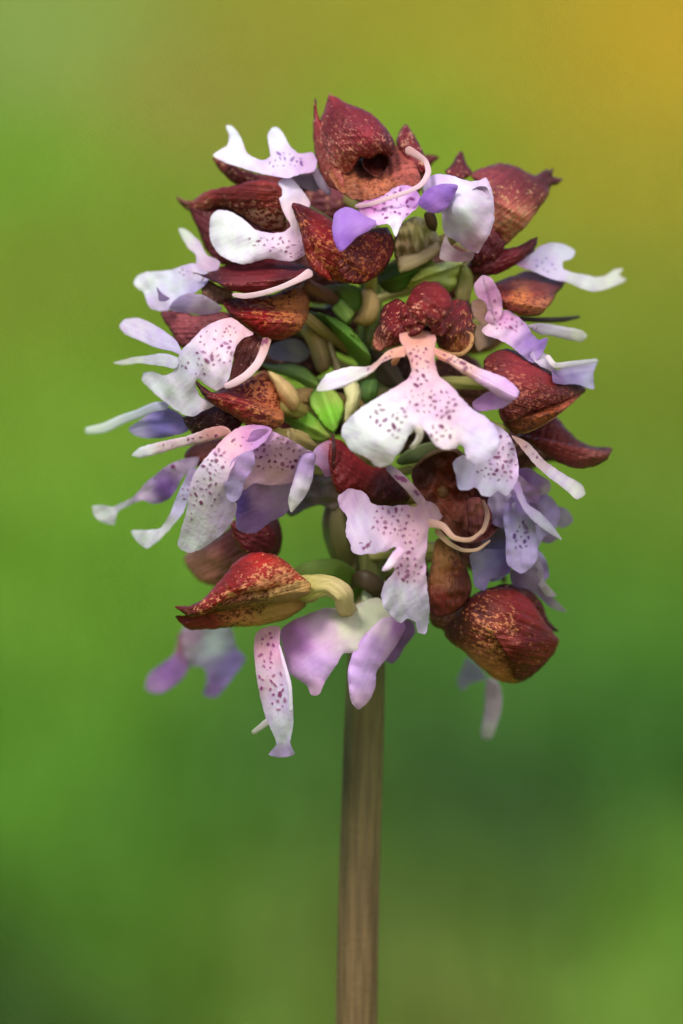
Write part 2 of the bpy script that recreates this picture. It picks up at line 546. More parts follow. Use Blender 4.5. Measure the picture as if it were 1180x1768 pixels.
def blades(name, n, hmin, hmax, wid, label, cat, flower=False):
    r = np.random.default_rng(len(name))
    y = r.uniform(0.9, 7.0, n)
    x = r.uniform(-1, 1, n) * (0.35 + 0.20 * (y + 0.5))
    z = ground_z(x, y)
    base = np.stack([x, y, z], -1)
    a = r.uniform(0, math.tau, n); hgt = r.uniform(hmin, hmax, n); lean = r.uniform(0.1, 0.6, n) * hgt
    dirv = np.stack([np.cos(a), np.sin(a), 0 * a], -1); side = np.stack([-np.sin(a), np.cos(a), 0 * a], -1)
    up = np.array([0, 0, 1.0])
    w = (r.uniform(0.6, 1.3, n) * wid)[:, None]
    m = base + 0.6 * hgt[:, None] * up + 0.3 * lean[:, None] * dirv
    tip = base + hgt[:, None] * up + lean[:, None] * dirv
    co = np.stack([base - side * w, base + side * w, m + side * w * 0.8, m - side * w * 0.8, tip], 1).reshape(-1, 3)
    o = np.arange(n)[:, None] * 5
    f4 = (o + np.array([0, 1, 2, 3])).tolist(); f3 = (o + np.array([3, 2, 4])).tolist()
    c = veg(x, y) * GAIN * r.uniform(0.75, 1.3, (n, 1))
    c = np.clip(np.repeat(c, 5, 0), 0, 0.9)
    ob = link(name, co, f4 + f3, 'grass', None, c, np.zeros((len(co), 2)))
    ob['kind'] = 'stuff'; ob['label'] = label; ob['category'] = cat
    return ob

blades('meadow_grass', 34000, 0.015, 0.045, 0.003, 'blurred green and yellow meadow grass covering the slope behind', 'grass')

# ------------------------------------------------------------------ the orchid
plant = empty('orchid', (P(614, 884, 0)[0], 0, 0))
plant['label'] = 'orchid with maroon hooded flowers and white purple-spotted lips on one brown stem'
plant['category'] = 'orchid'

BUR = (118, 44, 46); RED = (112, 24, 22); DRK = (58, 20, 22); BRN = (110, 62, 44)
TAN = (176, 128, 88); OLV = (158, 146, 78); CRM = (205, 184, 134)
WHT = (238, 238, 246); PNK = (232, 198, 212); LIL = (198, 172, 220); PUR = (150, 108, 190); BLU = (172, 170, 222); MAG = (192, 140, 196)
GRN = (92, 134, 44); LGR = (128, 178, 58); YGR = (150, 160, 84); DGR = (60, 92, 36)

# stem: from the ground up through the flower head
zpx = PY / 2 + ZC / S
ribbon(plant, 'stem', [(612, zpx + 20, 0, 36), (613, 3000, 0, 36), (614, 2200, 0, 35), (616, 1768, 0, 34.5), (621, 1500, 0, 34), (629, 1250, 0, 33), (634, 1100, 0, 31),
               (638, 950, 0, 28), (640, 750, 0, 24), (640, 550, 0, 20), (640, 400, 0, 15), (640, 300, 0, 10)],
       [(112, 80, 42)] * 6 + [(114, 84, 46), (114, 88, 52), (108, 86, 54), (98, 80, 52), (92, 84, 48), (104, 108, 54), (112, 126, 56), (112, 130, 56)],
       'stem', 1.0, seg=40, step=10, groove=0.045, round_ends=False)

class Flower:
    def __init__(self, bx, by, bd):
        self.e = empty('flower', P(bx, by, bd), plant)
        self.b = (bx, by, bd)
    def S(self, name, outline, depth, col, **kw):
        return sheet(self.e, name, outline, depth, col, **kw)
    def H(self, name, outline, depth, col, puff, **kw):
        return sheet(self.e, name, outline, depth, col, mat='sepal', puff=puff, **kw)
    def R(self, name, spine, col, **kw):
        return ribbon(self.e, name, spine, col, **kw)
    def ovary(self, y0, pts=(), w=11, col=((196, 186, 120), (168, 164, 88))):
        """stalk of the flower from the stem to its hood"""
        bx, by, bd = self.b
        sp = [(640, y0, 1.5, w * 0.7)] + list(pts) + [(bx, by, bd, w)]
        if not pts:
            sp.insert(1, ((640 * 0.45 + bx * 0.55), (y0 * 0.5 + by * 0.5) - 8, 1.5 + (bd - 1.5) * 0.5, w))
        return self.R('ovary', sp, col, mat='green', flat=0.9, groove=0.05, seg=18)

# ---- flower at the crown
f = Flower(630, 330, 8); f.ovary(400)
f.H('sepal', [(545, 171), (551, 200), (568, 235), (590, 290), (597, 330), (570, 322), (551, 292), (541, 240)], [(545, 171, 9), (560, 250, 10), (590, 330, 12)], [(545, 180, BUR), (580, 310, (150, 90, 70))], 1.2, fleck=0.35)
f.H('sepal', [(569, 164), (600, 178), (640, 195), (668, 222), (684, 254), (674, 272), (656, 266), (640, 274), (624, 272), (612, 292), (596, 306), (572, 302), (556, 262), (553, 205), (561, 188)],
    [(570, 165, 8), (620, 240, 10), (600, 300, 10)], [(570, 175, BUR), (630, 215, (128, 48, 56)), (590, 295, (146, 80, 62)), (680, 250, (92, 42, 42))], 6.0, fleck=[(570, 170, 0.2), (620, 210, 0.3), (590, 300, 0.85), (660, 250, 0.5)], fcol=(196, 124, 104))
f.H('sepal', [(701, 214), (716, 234), (735, 268), (742, 292), (730, 300), (712, 290), (692, 266), (684, 242)], [(701, 214, 6), (735, 290, 9)], (104, 40, 42), 1.5, fleck=0.45)
f.H('petal', [(566, 292), (596, 290), (622, 268), (648, 256), (680, 250), (706, 262), (722, 292), (728, 322), (700, 330), (668, 336), (636, 348), (604, 342), (580, 322)],
    [(570, 300, 12), (645, 283, 8.5), (720, 300, 12), (640, 345, 15)], [(600, 310, (150, 112, 68)), (645, 283, (84, 34, 30)), (700, 290, (150, 96, 76)), (660, 330, (164, 122, 78))], 0.9, fleck=0.55, fcol=(104, 52, 34), rip=0.7, wl=26)  # darkest in the middle, where the shade of the hole is painted
f.R('sepal_tip', [(578, 172, 8.6, 3), (572, 164, 8.2, 2), (566, 158, 7.8, 1)], [(120, 70, 50), (150, 130, 70)], mat='sepal', flat=0.8)
f.R('sepal_tip', [(546, 180, 9.4, 3), (544, 168, 9, 1.2)], [(96, 40, 40), (84, 50, 40)], mat='sepal', flat=0.8)
f.H('throat', [(626, 278), (640, 262), (664, 264), (672, 276), (666, 294), (652, 306), (640, 300), (630, 292)], [(645, 283, 12.5)], (70, 24, 20), -3.6, back=4.0, fleck=0.1, rip=0)  # dark hole under the hood: its shade painted maroon on a concave sheet
f.S('lip', [(618, 352), (640, 345), (664, 336), (690, 320), (716, 324), (726, 342), (722, 356), (708, 370), (696, 382), (690, 394), (683, 408), (677, 394), (668, 386), (652, 390), (640, 396), (634, 380), (622, 366)],
    [(620, 352, 16), (690, 320, 15), (720, 350, 16.5), (683, 405, 20), (640, 392, 19)], [(640, 355, (196, 120, 180)), (690, 350, (238, 200, 236)), (680, 395, WHT), (650, 385, (236, 206, 240)), (715, 345, (206, 150, 214))],
    spots=[(680, 352, 40, 26, 24, 3.2)], rip=0.5, wl=35, jag=0.8, spotcol=(128, 34, 118))
f.S('lip_lobe', [(574, 388), (580, 366), (596, 357), (616, 362), (634, 374), (650, 382), (640, 396), (618, 408), (602, 424), (588, 434), (578, 418)], [(580, 380, 20.5), (645, 384, 20.2), (590, 430, 22.5)],
    [(585, 375, (168, 128, 206)), (590, 425, (142, 96, 186)), (640, 386, (176, 132, 206))], rip=0.3, curl=-0.6)  # shaded underside of the lobe, the shade painted as purple
f.R('lip_arm', [(612, 356, 16, 3), (640, 352, 17.5, 4), (676, 340, 18, 4), (706, 330, 18, 4), (728, 318, 17, 4.5), (740, 296, 16, 5), (735, 278, 15, 4.5), (720, 267, 15, 6), (700, 256, 15, 8)], [(222, 180, 190), (236, 205, 215), (230, 196, 206), (206, 160, 156)], flat=0.4)

# ---- upper left flower with the lip raised
f = Flower(470, 330, 6); f.ovary(430, w=9)
f.H('sepal', [(368, 272), (392, 280), (440, 298), (490, 306), (530, 318), (520, 350), (470, 345), (420, 325), (390, 305)], [(370, 275, 3), (520, 330, 6)], (112, 50, 40), 2.0, fleck=0.4)
f.S('lip', [(368, 267), (380, 258), (392, 250), (396, 234), (391, 216), (398, 216), (412, 230), (420, 246), (427, 264), (440, 272), (456, 276), (466, 270), (464, 250), (463, 230), (470, 220), (478, 219), (490, 231), (500, 250), (516, 264), (541, 264), (548, 280), (544, 294), (520, 300), (500, 307), (474, 304), (446, 298), (410, 287), (384, 278)],
    [(370, 265, 6), (395, 218, 3), (476, 220, 6), (540, 280, 10), (450, 298, 11)], [(380, 260, WHT), (395, 220, (228, 236, 232)), (476, 225, (226, 232, 238)), (480, 290, (226, 214, 236)), (535, 280, (214, 182, 216))], spots=[(484, 276, 24, 14, 13, 3.2), (515, 280, 14, 8, 4, 3)], spotcol=(120, 70, 150), rip=0.3)
f.R('lip_arm', [(543, 290, 9.5, 6), (556, 318, 9.5, 7), (572, 336, 9, 5)], [(208, 188, 210), (190, 160, 190)])
f.S('petal', [(500, 305), (530, 300), (552, 300), (560, 318), (545, 330), (520, 322)], 8.0, (150, 140, 146))

# ---- upper left flower, round white lobe against its hood
f = Flower(505, 400, 10); f.ovary(470, w=10)
f.H('sepal', [(306, 342), (330, 346), (351, 332), (402, 320), (463, 310), (486, 322), (492, 350), (492, 398), (455, 396), (420, 372), (380, 356), (350, 366), (334, 368)],
    [(310, 343, 2), (400, 350, 6), (490, 380, 9)], [(330, 350, (120, 66, 52)), (400, 335, (116, 44, 40)), (480, 380, (132, 58, 44))], 3.0, fleck=[(330, 350, 0.5), (400, 340, 0.25), (470, 370, 0.75)])
f.H('sepal', [(326, 350), (350, 344), (390, 342), (430, 366), (470, 398), (470, 450), (425, 462), (384, 456), (356, 432), (342, 396)], [(340, 370, 3), (450, 430, 7)], (74, 26, 32), 1.5, fleck=0.2)
f.R('sepal_tip', [(330, 352, 3.4, 5), (318, 348, 2.6, 3), (304, 338, 1.6, 1.4)], [(120, 62, 50), (150, 110, 80)], mat='sepal', flat=0.7)
f.S('lip', [(362, 392), (364, 374), (374, 363), (395, 364), (422, 379), (442, 396), (476, 402), (494, 398), (502, 390), (494, 374), (484, 350), (480, 326), (482, 312), (500, 307), (522, 328), (536, 352), (524, 372), (524, 400), (526, 440), (505, 450), (488, 450), (463, 446), (440, 452), (420, 456), (398, 450), (378, 438), (364, 416)],
    [(365, 390, 10), (420, 420, 13), (510, 430, 14.5), (505, 390, 14), (490, 312, 11), (530, 350, 11)], [(385, 400, WHT), (420, 420, WHT), (480, 425, (236, 214, 230)), (515, 430, (232, 196, 216)), (505, 370, (238, 210, 214)), (495, 325, (226, 220, 232))],
    spots=[(448, 415, 18, 10, 6, 2.8), (482, 420, 26, 16, 12, 3.0), (510, 430, 14, 16, 6, 2.8)], rip=0.35, curl=-0.3)

# ---- deep red closed hood below the crown
f = Flower(640, 470, 12); f.ovary(540, w=11)
f.H('sepal', [(506, 349), (530, 356), (560, 372), (600, 392), (640, 396), (668, 392), (680, 412), (676, 446), (654, 476), (622, 490), (580, 484), (548, 470), (530, 440), (520, 400)],
    [(510, 355, 13), (600, 430, 13), (670, 430, 10)], [(510, 355, (74, 18, 20)), (560, 400, RED), (560, 460, (120, 30, 24)), (660, 430, (58, 16, 16)), (620, 480, (110, 50, 30))], 6.0, fleck=[(510, 350, 0.1), (560, 420, 0.55), (600, 480, 0.7), (660, 420, 0.35)], fcol=(190, 104, 62))
f.H('sepal', [(508, 352), (526, 372), (546, 410), (562, 450), (574, 486), (548, 472), (530, 448), (520, 400)], [(510, 355, 15.5), (560, 470, 17)], [(510, 355, (90, 20, 22)), (550, 460, (124, 32, 26))], 0.8, fleck=0.5, fcol=(192, 108, 66))
f.H('sepal', [(588, 434), (612, 412), (648, 398), (676, 404), (680, 430), (660, 468), (622, 490), (596, 484), (584, 460)], [(590, 450, 18.2), (676, 430, 13.5)], (84, 20, 20), 1.0, fleck=0.5, fcol=(180, 96, 56))

# ---- left flower: flat maroon sepal with a pink arm, lip at the edge
f = Flower(525, 490, 10); f.ovary(560, w=11, col=((150, 110, 90), (150, 100, 80)))
f.H('sepal', [(329, 468), (352, 474), (381, 460), (436, 453), (470, 444), (512, 454), (540, 466), (524, 482), (490, 494), (450, 504), (402, 503), (370, 486)], [(330, 470, 9), (440, 480, 14), (535, 470, 14)], [(335, 470, (56, 24, 28)), (430, 480, (106, 38, 42)), (520, 465, (90, 26, 30))], 2.2, fleck=0.25, fcol=(158, 80, 66))
f.R('lip_arm', [(540, 468, 17, 9), (516, 482, 18, 5.5), (490, 494, 18.4, 4.5), (449, 507, 18, 4.5), (420, 511, 17, 4.5), (400, 508, 16, 3)], [(236, 200, 206), (240, 208, 216), (236, 196, 206)], flat=0.5)
f.H('sepal', [(352, 478), (372, 490), (402, 504), (400, 522), (376, 526), (350, 512)], 9.0, (132, 116, 86), 0.5, fleck=0.3, fcol=(90, 60, 40))
f.S('lip', [(231, 488), (238, 476), (250, 470), (272, 468), (293, 466), (318, 458), (334, 454), (352, 466), (364, 474), (356, 490), (338, 504), (318, 516), (304, 524), (290, 536), (272, 536), (260, 532), (252, 516), (248, 504), (240, 500)],
    [(235, 488, 2), (270, 530, 5), (340, 470, 8), (340, 505, 9)], [(245, 485, (234, 242, 240)), (300, 490, (226, 230, 240)), (335, 465, (222, 206, 226)), (340, 500, (196, 184, 216)), (275, 530, (214, 200, 222))], spots=[(322, 470, 16, 8, 5, 2.8)], rip=0.4, wl=45)
f.S('lip_lobe', [(271, 495), (280, 506), (294, 516), (286, 520), (275, 520), (273, 508)], [(272, 498, 8.6), (295, 520, 9.5)], (110, 92, 128), rip=0)  # not a lobe: the notch's darkness painted as a small dark triangle
f.S('lip_lobe', [(292, 532), (306, 514), (330, 506), (352, 510), (376, 524), (384, 532), (372, 541), (350, 544), (330, 541), (310, 540)], [(295, 530, 8), (350, 512, 11), (380, 530, 11)], [(310, 525, (188, 170, 214)), (340, 535, (222, 196, 222)), (375, 532, (238, 220, 236))], curl=-0.4)
f.S('petal', [(309, 394), (318, 394), (330, 402), (346, 418), (356, 438), (380, 452), (376, 466), (356, 468), (340, 458), (338, 440), (324, 426), (314, 408)], [(312, 396, 2), (370, 460, 9)], [(315, 400, (212, 222, 200)), (345, 430, (220, 208, 216)), (365, 458, (214, 184, 204))])

# ---- left flower with the broad spotted lip
f = Flower(525, 545, 11); f.ovary(620, [(560, 570, 4, 9), (600, 600, 3, 9)], w=10, col=(OLV, (150, 128, 84), (168, 146, 92)))
f.H('sepal', [(384, 520), (420, 512), (470, 508), (515, 494), (532, 510), (533, 545), (516, 572), (490, 586), (455, 582), (428, 566), (402, 548)], [(390, 525, 11), (460, 545, 12.5), (530, 540, 10)], [(390, 525, (98, 26, 24)), (440, 545, (132, 26, 20)), (522, 545, (126, 80, 52)), (490, 545, (112, 36, 30)), (500, 505, (80, 24, 26))], 4.0, fleck=[(400, 530, 0.3), (440, 545, 0.4), (520, 550, 0.95)], fcol=(190, 116, 64))
f.H('sepal', [(278, 538), (310, 536), (340, 544), (392, 540), (410, 556), (370, 580), (330, 604), (308, 596), (294, 570)], [(280, 540, 6), (390, 550, 10)], (126, 78, 76), 1.2, fleck=0.45, fcol=(92, 40, 46))
f.S('lip', [(400, 548), (420, 562), (438, 577), (420, 584), (408, 598), (402, 622), (396, 652), (386, 668), (374, 674), (356, 664), (340, 654), (338, 664), (344, 682), (370, 700), (350, 710), (334, 719), (318, 716), (304, 708), (286, 694), (270, 682), (256, 668), (245, 656), (248, 644), (262, 641), (284, 648), (300, 640), (306, 624), (312, 606), (330, 588), (352, 566), (380, 552)],
    [(420, 575, 17), (360, 610, 18.5), (390, 660, 19), (310, 640, 15), (250, 650, 9), (335, 715, 15), (370, 700, 17)],
    [(410, 565, (236, 196, 200)), (370, 600, (234, 212, 224)), (385, 660, (240, 222, 234)), (320, 630, (226, 224, 240)), (280, 670, WHT), (330, 700, (238, 232, 242)), (360, 700, (240, 210, 222))],
    spots=[(372, 602, 34, 34, 26, 3.4), (330, 640, 26, 16, 8, 2.8), (395, 570, 16, 10, 6, 2.6)], rip=0.4, wl=50, jag=0.4)
f.S('lip_lobe', [(206, 562), (214, 552), (238, 549), (262, 558), (285, 572), (306, 590), (314, 612), (296, 606), (270, 600), (238, 586), (214, 574)], [(210, 560, 5), (310, 605, 14)], [(215, 560, (226, 216, 230)), (300, 600, (212, 202, 228))], rip=0.2)
f.S('lip_lobe', [(196, 627), (222, 618), (250, 614), (290, 611), (310, 620), (306, 634), (280, 632), (240, 627), (215, 630)], [(200, 626, 7), (305, 622, 15)], [(200, 626, (220, 226, 206)), (300, 622, (226, 226, 240))], rip=0.1)
f.R('lip_arm', [(462, 582, 15, 8), (456, 604, 17, 7.5), (446, 626, 18.5, 7), (424, 649, 19.5, 6.5), (402, 662, 19.5, 6), (386, 668, 19.2, 4)], [(190, 140, 120), (232, 200, 204), (238, 206, 212), (236, 200, 212)], flat=0.5, spots=[(0.05, 0.2, 5)])
f.H('throat', [(412, 590), (436, 576), (450, 588), (444, 622), (424, 648), (398, 658), (404, 622)], [(420, 600, 14), (410, 650, 15)], (92, 52, 44), -0.5, back=0.8, fleck=0.2)

# ---- left flower below it: red hood, blue-lilac lip pointing left
f = Flower(486, 700, 12); f.ovary(700, [(520, 690, 8, 16), (560, 720, 5, 13)], w=15, col=((186, 156, 98), (172, 140, 88), OLV))
f.H('sepal', [(336, 654), (352, 668), (370, 678), (398, 668), (425, 656), (460, 640), (480, 660), (490, 700), (490, 730), (466, 744), (436, 742), (412, 724), (380, 706), (356, 690)], [(340, 658, 16), (420, 690, 15), (485, 710, 11)], [(340, 658, (70, 22, 26)), (400, 690, (120, 34, 32)), (468, 700, (112, 34, 34)), (440, 650, (98, 26, 28)), (484, 726, (150, 104, 74))], 4.0, fleck=[(340, 660, 0.1), (410, 690, 0.5), (480, 720, 0.95)], fcol=(196, 116, 72))
f.H('sepal', [(316, 720), (340, 712), (368, 700), (398, 712), (420, 728), (408, 746), (370, 752), (332, 748)], [(320, 725, 11), (410, 730, 14)], (62, 24, 24), 1.5, fleck=0.25)
f.S('lip', [(222, 742), (240, 726), (262, 712), (282, 702), (304, 710), (320, 724), (326, 742), (300, 752), (276, 757), (250, 756), (230, 750)], [(225, 742, 4), (320, 730, 10)], [(230, 742, (196, 184, 218)), (280, 735, (126, 116, 178)), (315, 740, (140, 122, 180))], curl=-0.4)
f.R('lip_arm', [(146, 744, 0, 6), (179, 739, 2, 8.5), (212, 724, 4, 8), (240, 714, 6.5, 7.5), (270, 702, 9, 8), (292, 700, 10, 7)], [(216, 226, 206), (228, 234, 230), (214, 216, 226), (188, 184, 214)], flat=0.4)

# ---- lower left flower with two broad spotted lobes
f = Flower(455, 745, 14); f.ovary(790, [(500, 758, 11, 17), (560, 775, 6, 12)], w=14, col=((186, 166, 112), (176, 156, 100), OLV))
f.S('lip_arm', [(228, 786), (240, 774), (260, 767), (318, 754), (392, 738), (402, 748), (380, 757), (312, 772), (262, 787), (242, 790)], [(230, 785, 9), (390, 745, 18)], [(235, 783, (224, 230, 222)), (300, 765, (228, 206, 204)), (385, 745, (206, 152, 140))], spots=[(350, 755, 36, 3, 5, 3.6, -12), (290, 769, 14, 2, 2, 2.6)], rip=0.1, puff=0.3)
f.S('lip', [(392, 752), (412, 738), (438, 733), (470, 742), (460, 760), (436, 778), (412, 790), (402, 806), (392, 836), (394, 862), (408, 868), (404, 896), (388, 918), (368, 934), (344, 950), (324, 954), (308, 944), (312, 918), (322, 884), (326, 854), (334, 820), (352, 794), (372, 772)],
    [(420, 740, 20), (350, 830, 20), (325, 945, 14), (400, 880, 19), (400, 810, 22)], [(400, 760, (236, 186, 196)), (430, 750, (216, 150, 190)), (360, 810, (240, 220, 234)), (340, 900, (238, 230, 246)), (325, 945, WHT), (395, 890, (216, 194, 226)), (445, 755, (196, 150, 206))],
    spots=[(372, 800, 20, 24, 18, 3.0, 30), (354, 850, 26, 26, 18, 3.6), (332, 884, 8, 14, 4, 3.4), (418, 762, 22, 8, 7, 3.0)], rip=0.18, wl=90, jag=0.5)
f.S('lip_lobe', [(403, 792), (416, 784), (436, 778), (440, 800), (424, 830), (412, 862), (402, 868), (392, 860), (388, 838), (394, 812)], [(410, 790, 22), (400, 860, 20.5)], [(410, 800, (190, 160, 206)), (400, 850, (164, 152, 188))], rip=0.2)
f.S('lip', [(436, 744), (456, 740), (480, 748), (508, 762), (530, 776), (546, 786), (540, 808), (520, 828), (494, 836), (462, 838), (440, 834), (420, 846), (408, 830), (412, 800), (424, 776)],
    [(440, 750, 21), (535, 785, 18), (430, 830, 18.5), (510, 830, 16)], [(440, 765, (186, 136, 196)), (490, 770, (208, 164, 190)), (530, 790, (208, 170, 204)), (480, 820, (206, 164, 172)), (430, 810, (196, 158, 176))], spots=[(478, 785, 42, 30, 34, 3.5)], rip=0.4, spotcol=(110, 26, 82))
f.S('lip_lobe', [(408, 836), (440, 832), (480, 836), (516, 826), (510, 864), (490, 890), (466, 902), (440, 920), (412, 916), (406, 880)], [(410, 840, 15.5), (505, 835, 15), (430, 915, 13)], [(415, 870, (96, 76, 148)), (450, 860, (164, 132, 170)), (490, 850, (176, 150, 184)), (440, 900, (138, 108, 158))], rip=0.3)
f.S('lip_lobe', [(528, 776), (542, 782), (543, 806), (536, 840), (522, 864), (502, 884), (498, 862), (506, 832), (514, 804)], [(535, 785, 18.5), (505, 875, 17)], [(530, 800, (202, 172, 224)), (520, 845, (230, 222, 240)), (504, 878, (220, 224, 212))], curl=-0.5, rip=0.1)
f.H('sepal', [(318, 962), (340, 944), (372, 930), (410, 902), (440, 906), (456, 930), (456, 960), (410, 990), (376, 1012), (350, 1006), (330, 990)], [(320, 970, -6), (440, 930, 6)], [(340, 970, (160, 132, 104)), (350, 1000, (150, 118, 88)), (400, 930, (92, 42, 44)), (440, 940, (74, 30, 34))], 3.0, fleck=0.3, fcol=(96, 56, 40))

f.H('sepal', [(400, 900), (430, 896), (462, 904), (478, 924), (472, 952), (446, 966), (416, 950)], [(410, 905, 10), (470, 940, 8)], (82, 30, 36), 1.5, fleck=0.2)

# ---- far left lip with two forked feet
f = Flower(345, 800, 7); f.ovary(830, [(470, 800, 5, 9)], w=8)
f.S('lip', [(160, 874), (178, 872), (193, 875), (214, 866), (230, 858), (248, 838), (270, 818), (294, 801), (326, 790), (344, 790), (340, 804), (318, 822), (304, 846), (292, 862), (266, 870), (246, 864), (226, 872), (204, 884), (196, 906), (178, 902), (164, 892)],
    [(165, 880, 0), (260, 850, 4), (340, 795, 8)], [(170, 885, (218, 224, 214)), (205, 876, (220, 224, 220)), (245, 852, (196, 176, 196)), (285, 845, (128, 92, 160)), (320, 800, (196, 172, 200))], spots=[(290, 812, 30, 8, 8, 2.8, -35)], rip=0.3)
f.S('lip_lobe', [(226, 917), (250, 915), (276, 912), (292, 890), (306, 856), (318, 830), (332, 806), (344, 812), (336, 838), (326, 860), (316, 886), (300, 906), (284, 924), (266, 940), (254, 947), (240, 938)],
    [(230, 918, 4), (300, 880, 9), (335, 815, 12)], [(240, 925, (224, 230, 222)), (280, 912, WHT), (310, 860, (206, 200, 226)), (332, 815, (190, 168, 204))], spots=[(318, 850, 6, 26, 5, 2.6, 20)], rip=0.2)
f.H('sepal', [(330, 770), (360, 760), (392, 760), (380, 790), (350, 806), (328, 800), (318, 788)], [(330, 780, 6), (390, 770, 11)], (150, 96, 88), 0.8, fleck=0.4, fcol=(96, 40, 44))

# ---- small maroon hood behind the central lip
f = Flower(610, 800, 8); f.ovary(850, w=9)
f.H('sepal', [(572, 756), (588, 760), (600, 770), (618, 788), (645, 806), (672, 806), (694, 832), (708, 862), (690, 876), (660, 876), (620, 860), (582, 850), (570, 812)], [(575, 760, 14), (620, 820, 13), (700, 860, 10)], [(585, 770, (128, 40, 40)), (610, 820, (110, 22, 24)), (670, 840, (66, 26, 28))], 3.0, fleck=0.2, fcol=(150, 60, 50))
f.S('petal', [(540, 782), (552, 768), (570, 760), (580, 768), (576, 790), (574, 820), (564, 824), (552, 806), (542, 800)], [(540, 785, 15), (575, 770, 15)], [(545, 785, (196, 160, 200)), (572, 775, (184, 120, 140)), (566, 815, (128, 84, 112))], rip=0.1)
f.R('petal', [(575, 748, 16.5, 2), (577, 775, 17, 4), (575, 810, 16.5, 3)], [(70, 20, 20), (90, 26, 28)], mat='sepal', fleck=0.1)

# ---- lower left hood, half red and half yellow-green
f = Flower(530, 1020, 14)
f.R('ovary', [(634, 1000, 2, 10), (616, 1058, 8, 11), (597, 1048, 14, 15), (592, 1026, 16, 17), (570, 1012, 16, 16), (540, 1014, 15, 22), (512, 1024, 14, 26)], [(150, 140, 80), (205, 180, 128), (216, 192, 140), (210, 188, 134), (182, 170, 96), (170, 160, 84)], mat='green', flat=0.8, groove=0.05, seg=20)
f.R('bract', [(478, 1008, 9, 4), (530, 985, 10, 14), (580, 982, 9, 16), (612, 1004, 6, 15), (628, 1040, 3, 12)], [(130, 140, 60), (116, 142, 58), (104, 134, 52), (86, 112, 44)], mat='green', flat=0.3)
f.H('sepal', [(303, 1064), (322, 1062), (345, 1044), (380, 1022), (420, 1002), (470, 990), (515, 992), (536, 1008), (528, 1046), (497, 1068), (447, 1081), (400, 1083), (359, 1087), (325, 1086)],
    [(305, 1066, 12), (420, 1040, 16), (525, 1030, 14)], [(310, 1068, (118, 40, 40)), (360, 1074, (150, 66, 52)), (400, 1050, (186, 136, 92)), (460, 1050, (150, 150, 72)), (520, 1030, (158, 156, 84)), (430, 1080, (184, 160, 92))], 3.4, fleck=[(310, 1066, 0.4), (390, 1055, 0.9), (450, 1055, 0.55), (480, 1050, 0.15), (520, 1030, 0.0)], fcol=(88, 34, 24))
f.H('sepal', [(303, 1047), (324, 1046), (345, 1038), (364, 1020), (380, 1002), (406, 970), (440, 953), (484, 962), (512, 986), (530, 1004), (510, 1014), (470, 1018), (420, 1026), (380, 1044), (348, 1062), (326, 1064)],
    [(305, 1050, 14.5), (430, 990, 18.4), (420, 1030, 19.6), (520, 1004, 17.4)], [(310, 1050, (98, 36, 34)), (400, 1000, (134, 30, 26)), (440, 985, (140, 34, 26)), (500, 995, (150, 76, 48)), (400, 1030, (140, 46, 40))], 3.4, fleck=[(310, 1050, 0.2), (420, 985, 0.3), (470, 1000, 0.85), (510, 1000, 0.8)], fcol=(206, 136, 92))
f.S('lip', [(446, 1090), (462, 1082), (482, 1082), (483, 1110), (492, 1146), (502, 1182), (506, 1216), (507, 1250), (502, 1286), (509, 1302), (488, 1308), (464, 1303), (477, 1286), (470, 1264), (462, 1246), (450, 1206), (442, 1160)],
    [(465, 1085, 15), (455, 1170, 17), (500, 1200, 19), (488, 1300, 16)], [(460, 1100, (196, 150, 150)), (478, 1110, (216, 160, 190)), (455, 1180, (206, 178, 190)), (490, 1200, (220, 206, 230)), (490, 1270, (218, 220, 226)), (490, 1300, (170, 150, 186))], spots=[(462, 1130, 12, 40, 16, 3.0), (480, 1195, 14, 34, 14, 3.8), (452, 1180, 5, 20, 3, 3)], spotcol=(140, 50, 110), rip=0.25, wl=90)
f.R('lip_lobe', [(466, 1244, 15.5, 7), (450, 1256, 15, 5), (435, 1267, 14, 4)], [(200, 190, 190), (206, 204, 190)])
f.R('lip_fold', [(482, 1112, 18, 1.5), (489, 1140, 19, 3), (500, 1182, 19.6, 3.5), (503, 1230, 19, 3)], [(226, 190, 220), (230, 214, 236), (226, 222, 234)], flat=0.5)

# ---- out of focus lip hanging behind the lower left
f = Flower(380, 1080, -14); f.ovary(1030, [(520, 1020, -8, 9)], w=9)
f.S('lip', [(316, 1084), (350, 1078), (400, 1086), (408, 1116), (424, 1138), (410, 1160), (393, 1182), (372, 1204), (352, 1200), (358, 1172), (350, 1152), (332, 1150), (318, 1130)], [(320, 1085, -14), (420, 1140, -13), (360, 1200, -17)], [(330, 1090, (196, 160, 184)), (370, 1110, (190, 202, 200)), (400, 1150, (158, 136, 200)), (360, 1195, (150, 116, 176))])
f.S('lip_lobe', [(312, 1090), (328, 1096), (330, 1140), (322, 1162), (304, 1182), (272, 1198), (252, 1190), (258, 1164), (282, 1144), (300, 1130)], [(320, 1095, -15), (260, 1185, -18)], [(318, 1100, (160, 110, 110)), (290, 1160, (170, 126, 192)), (262, 1190, (190, 150, 200))])

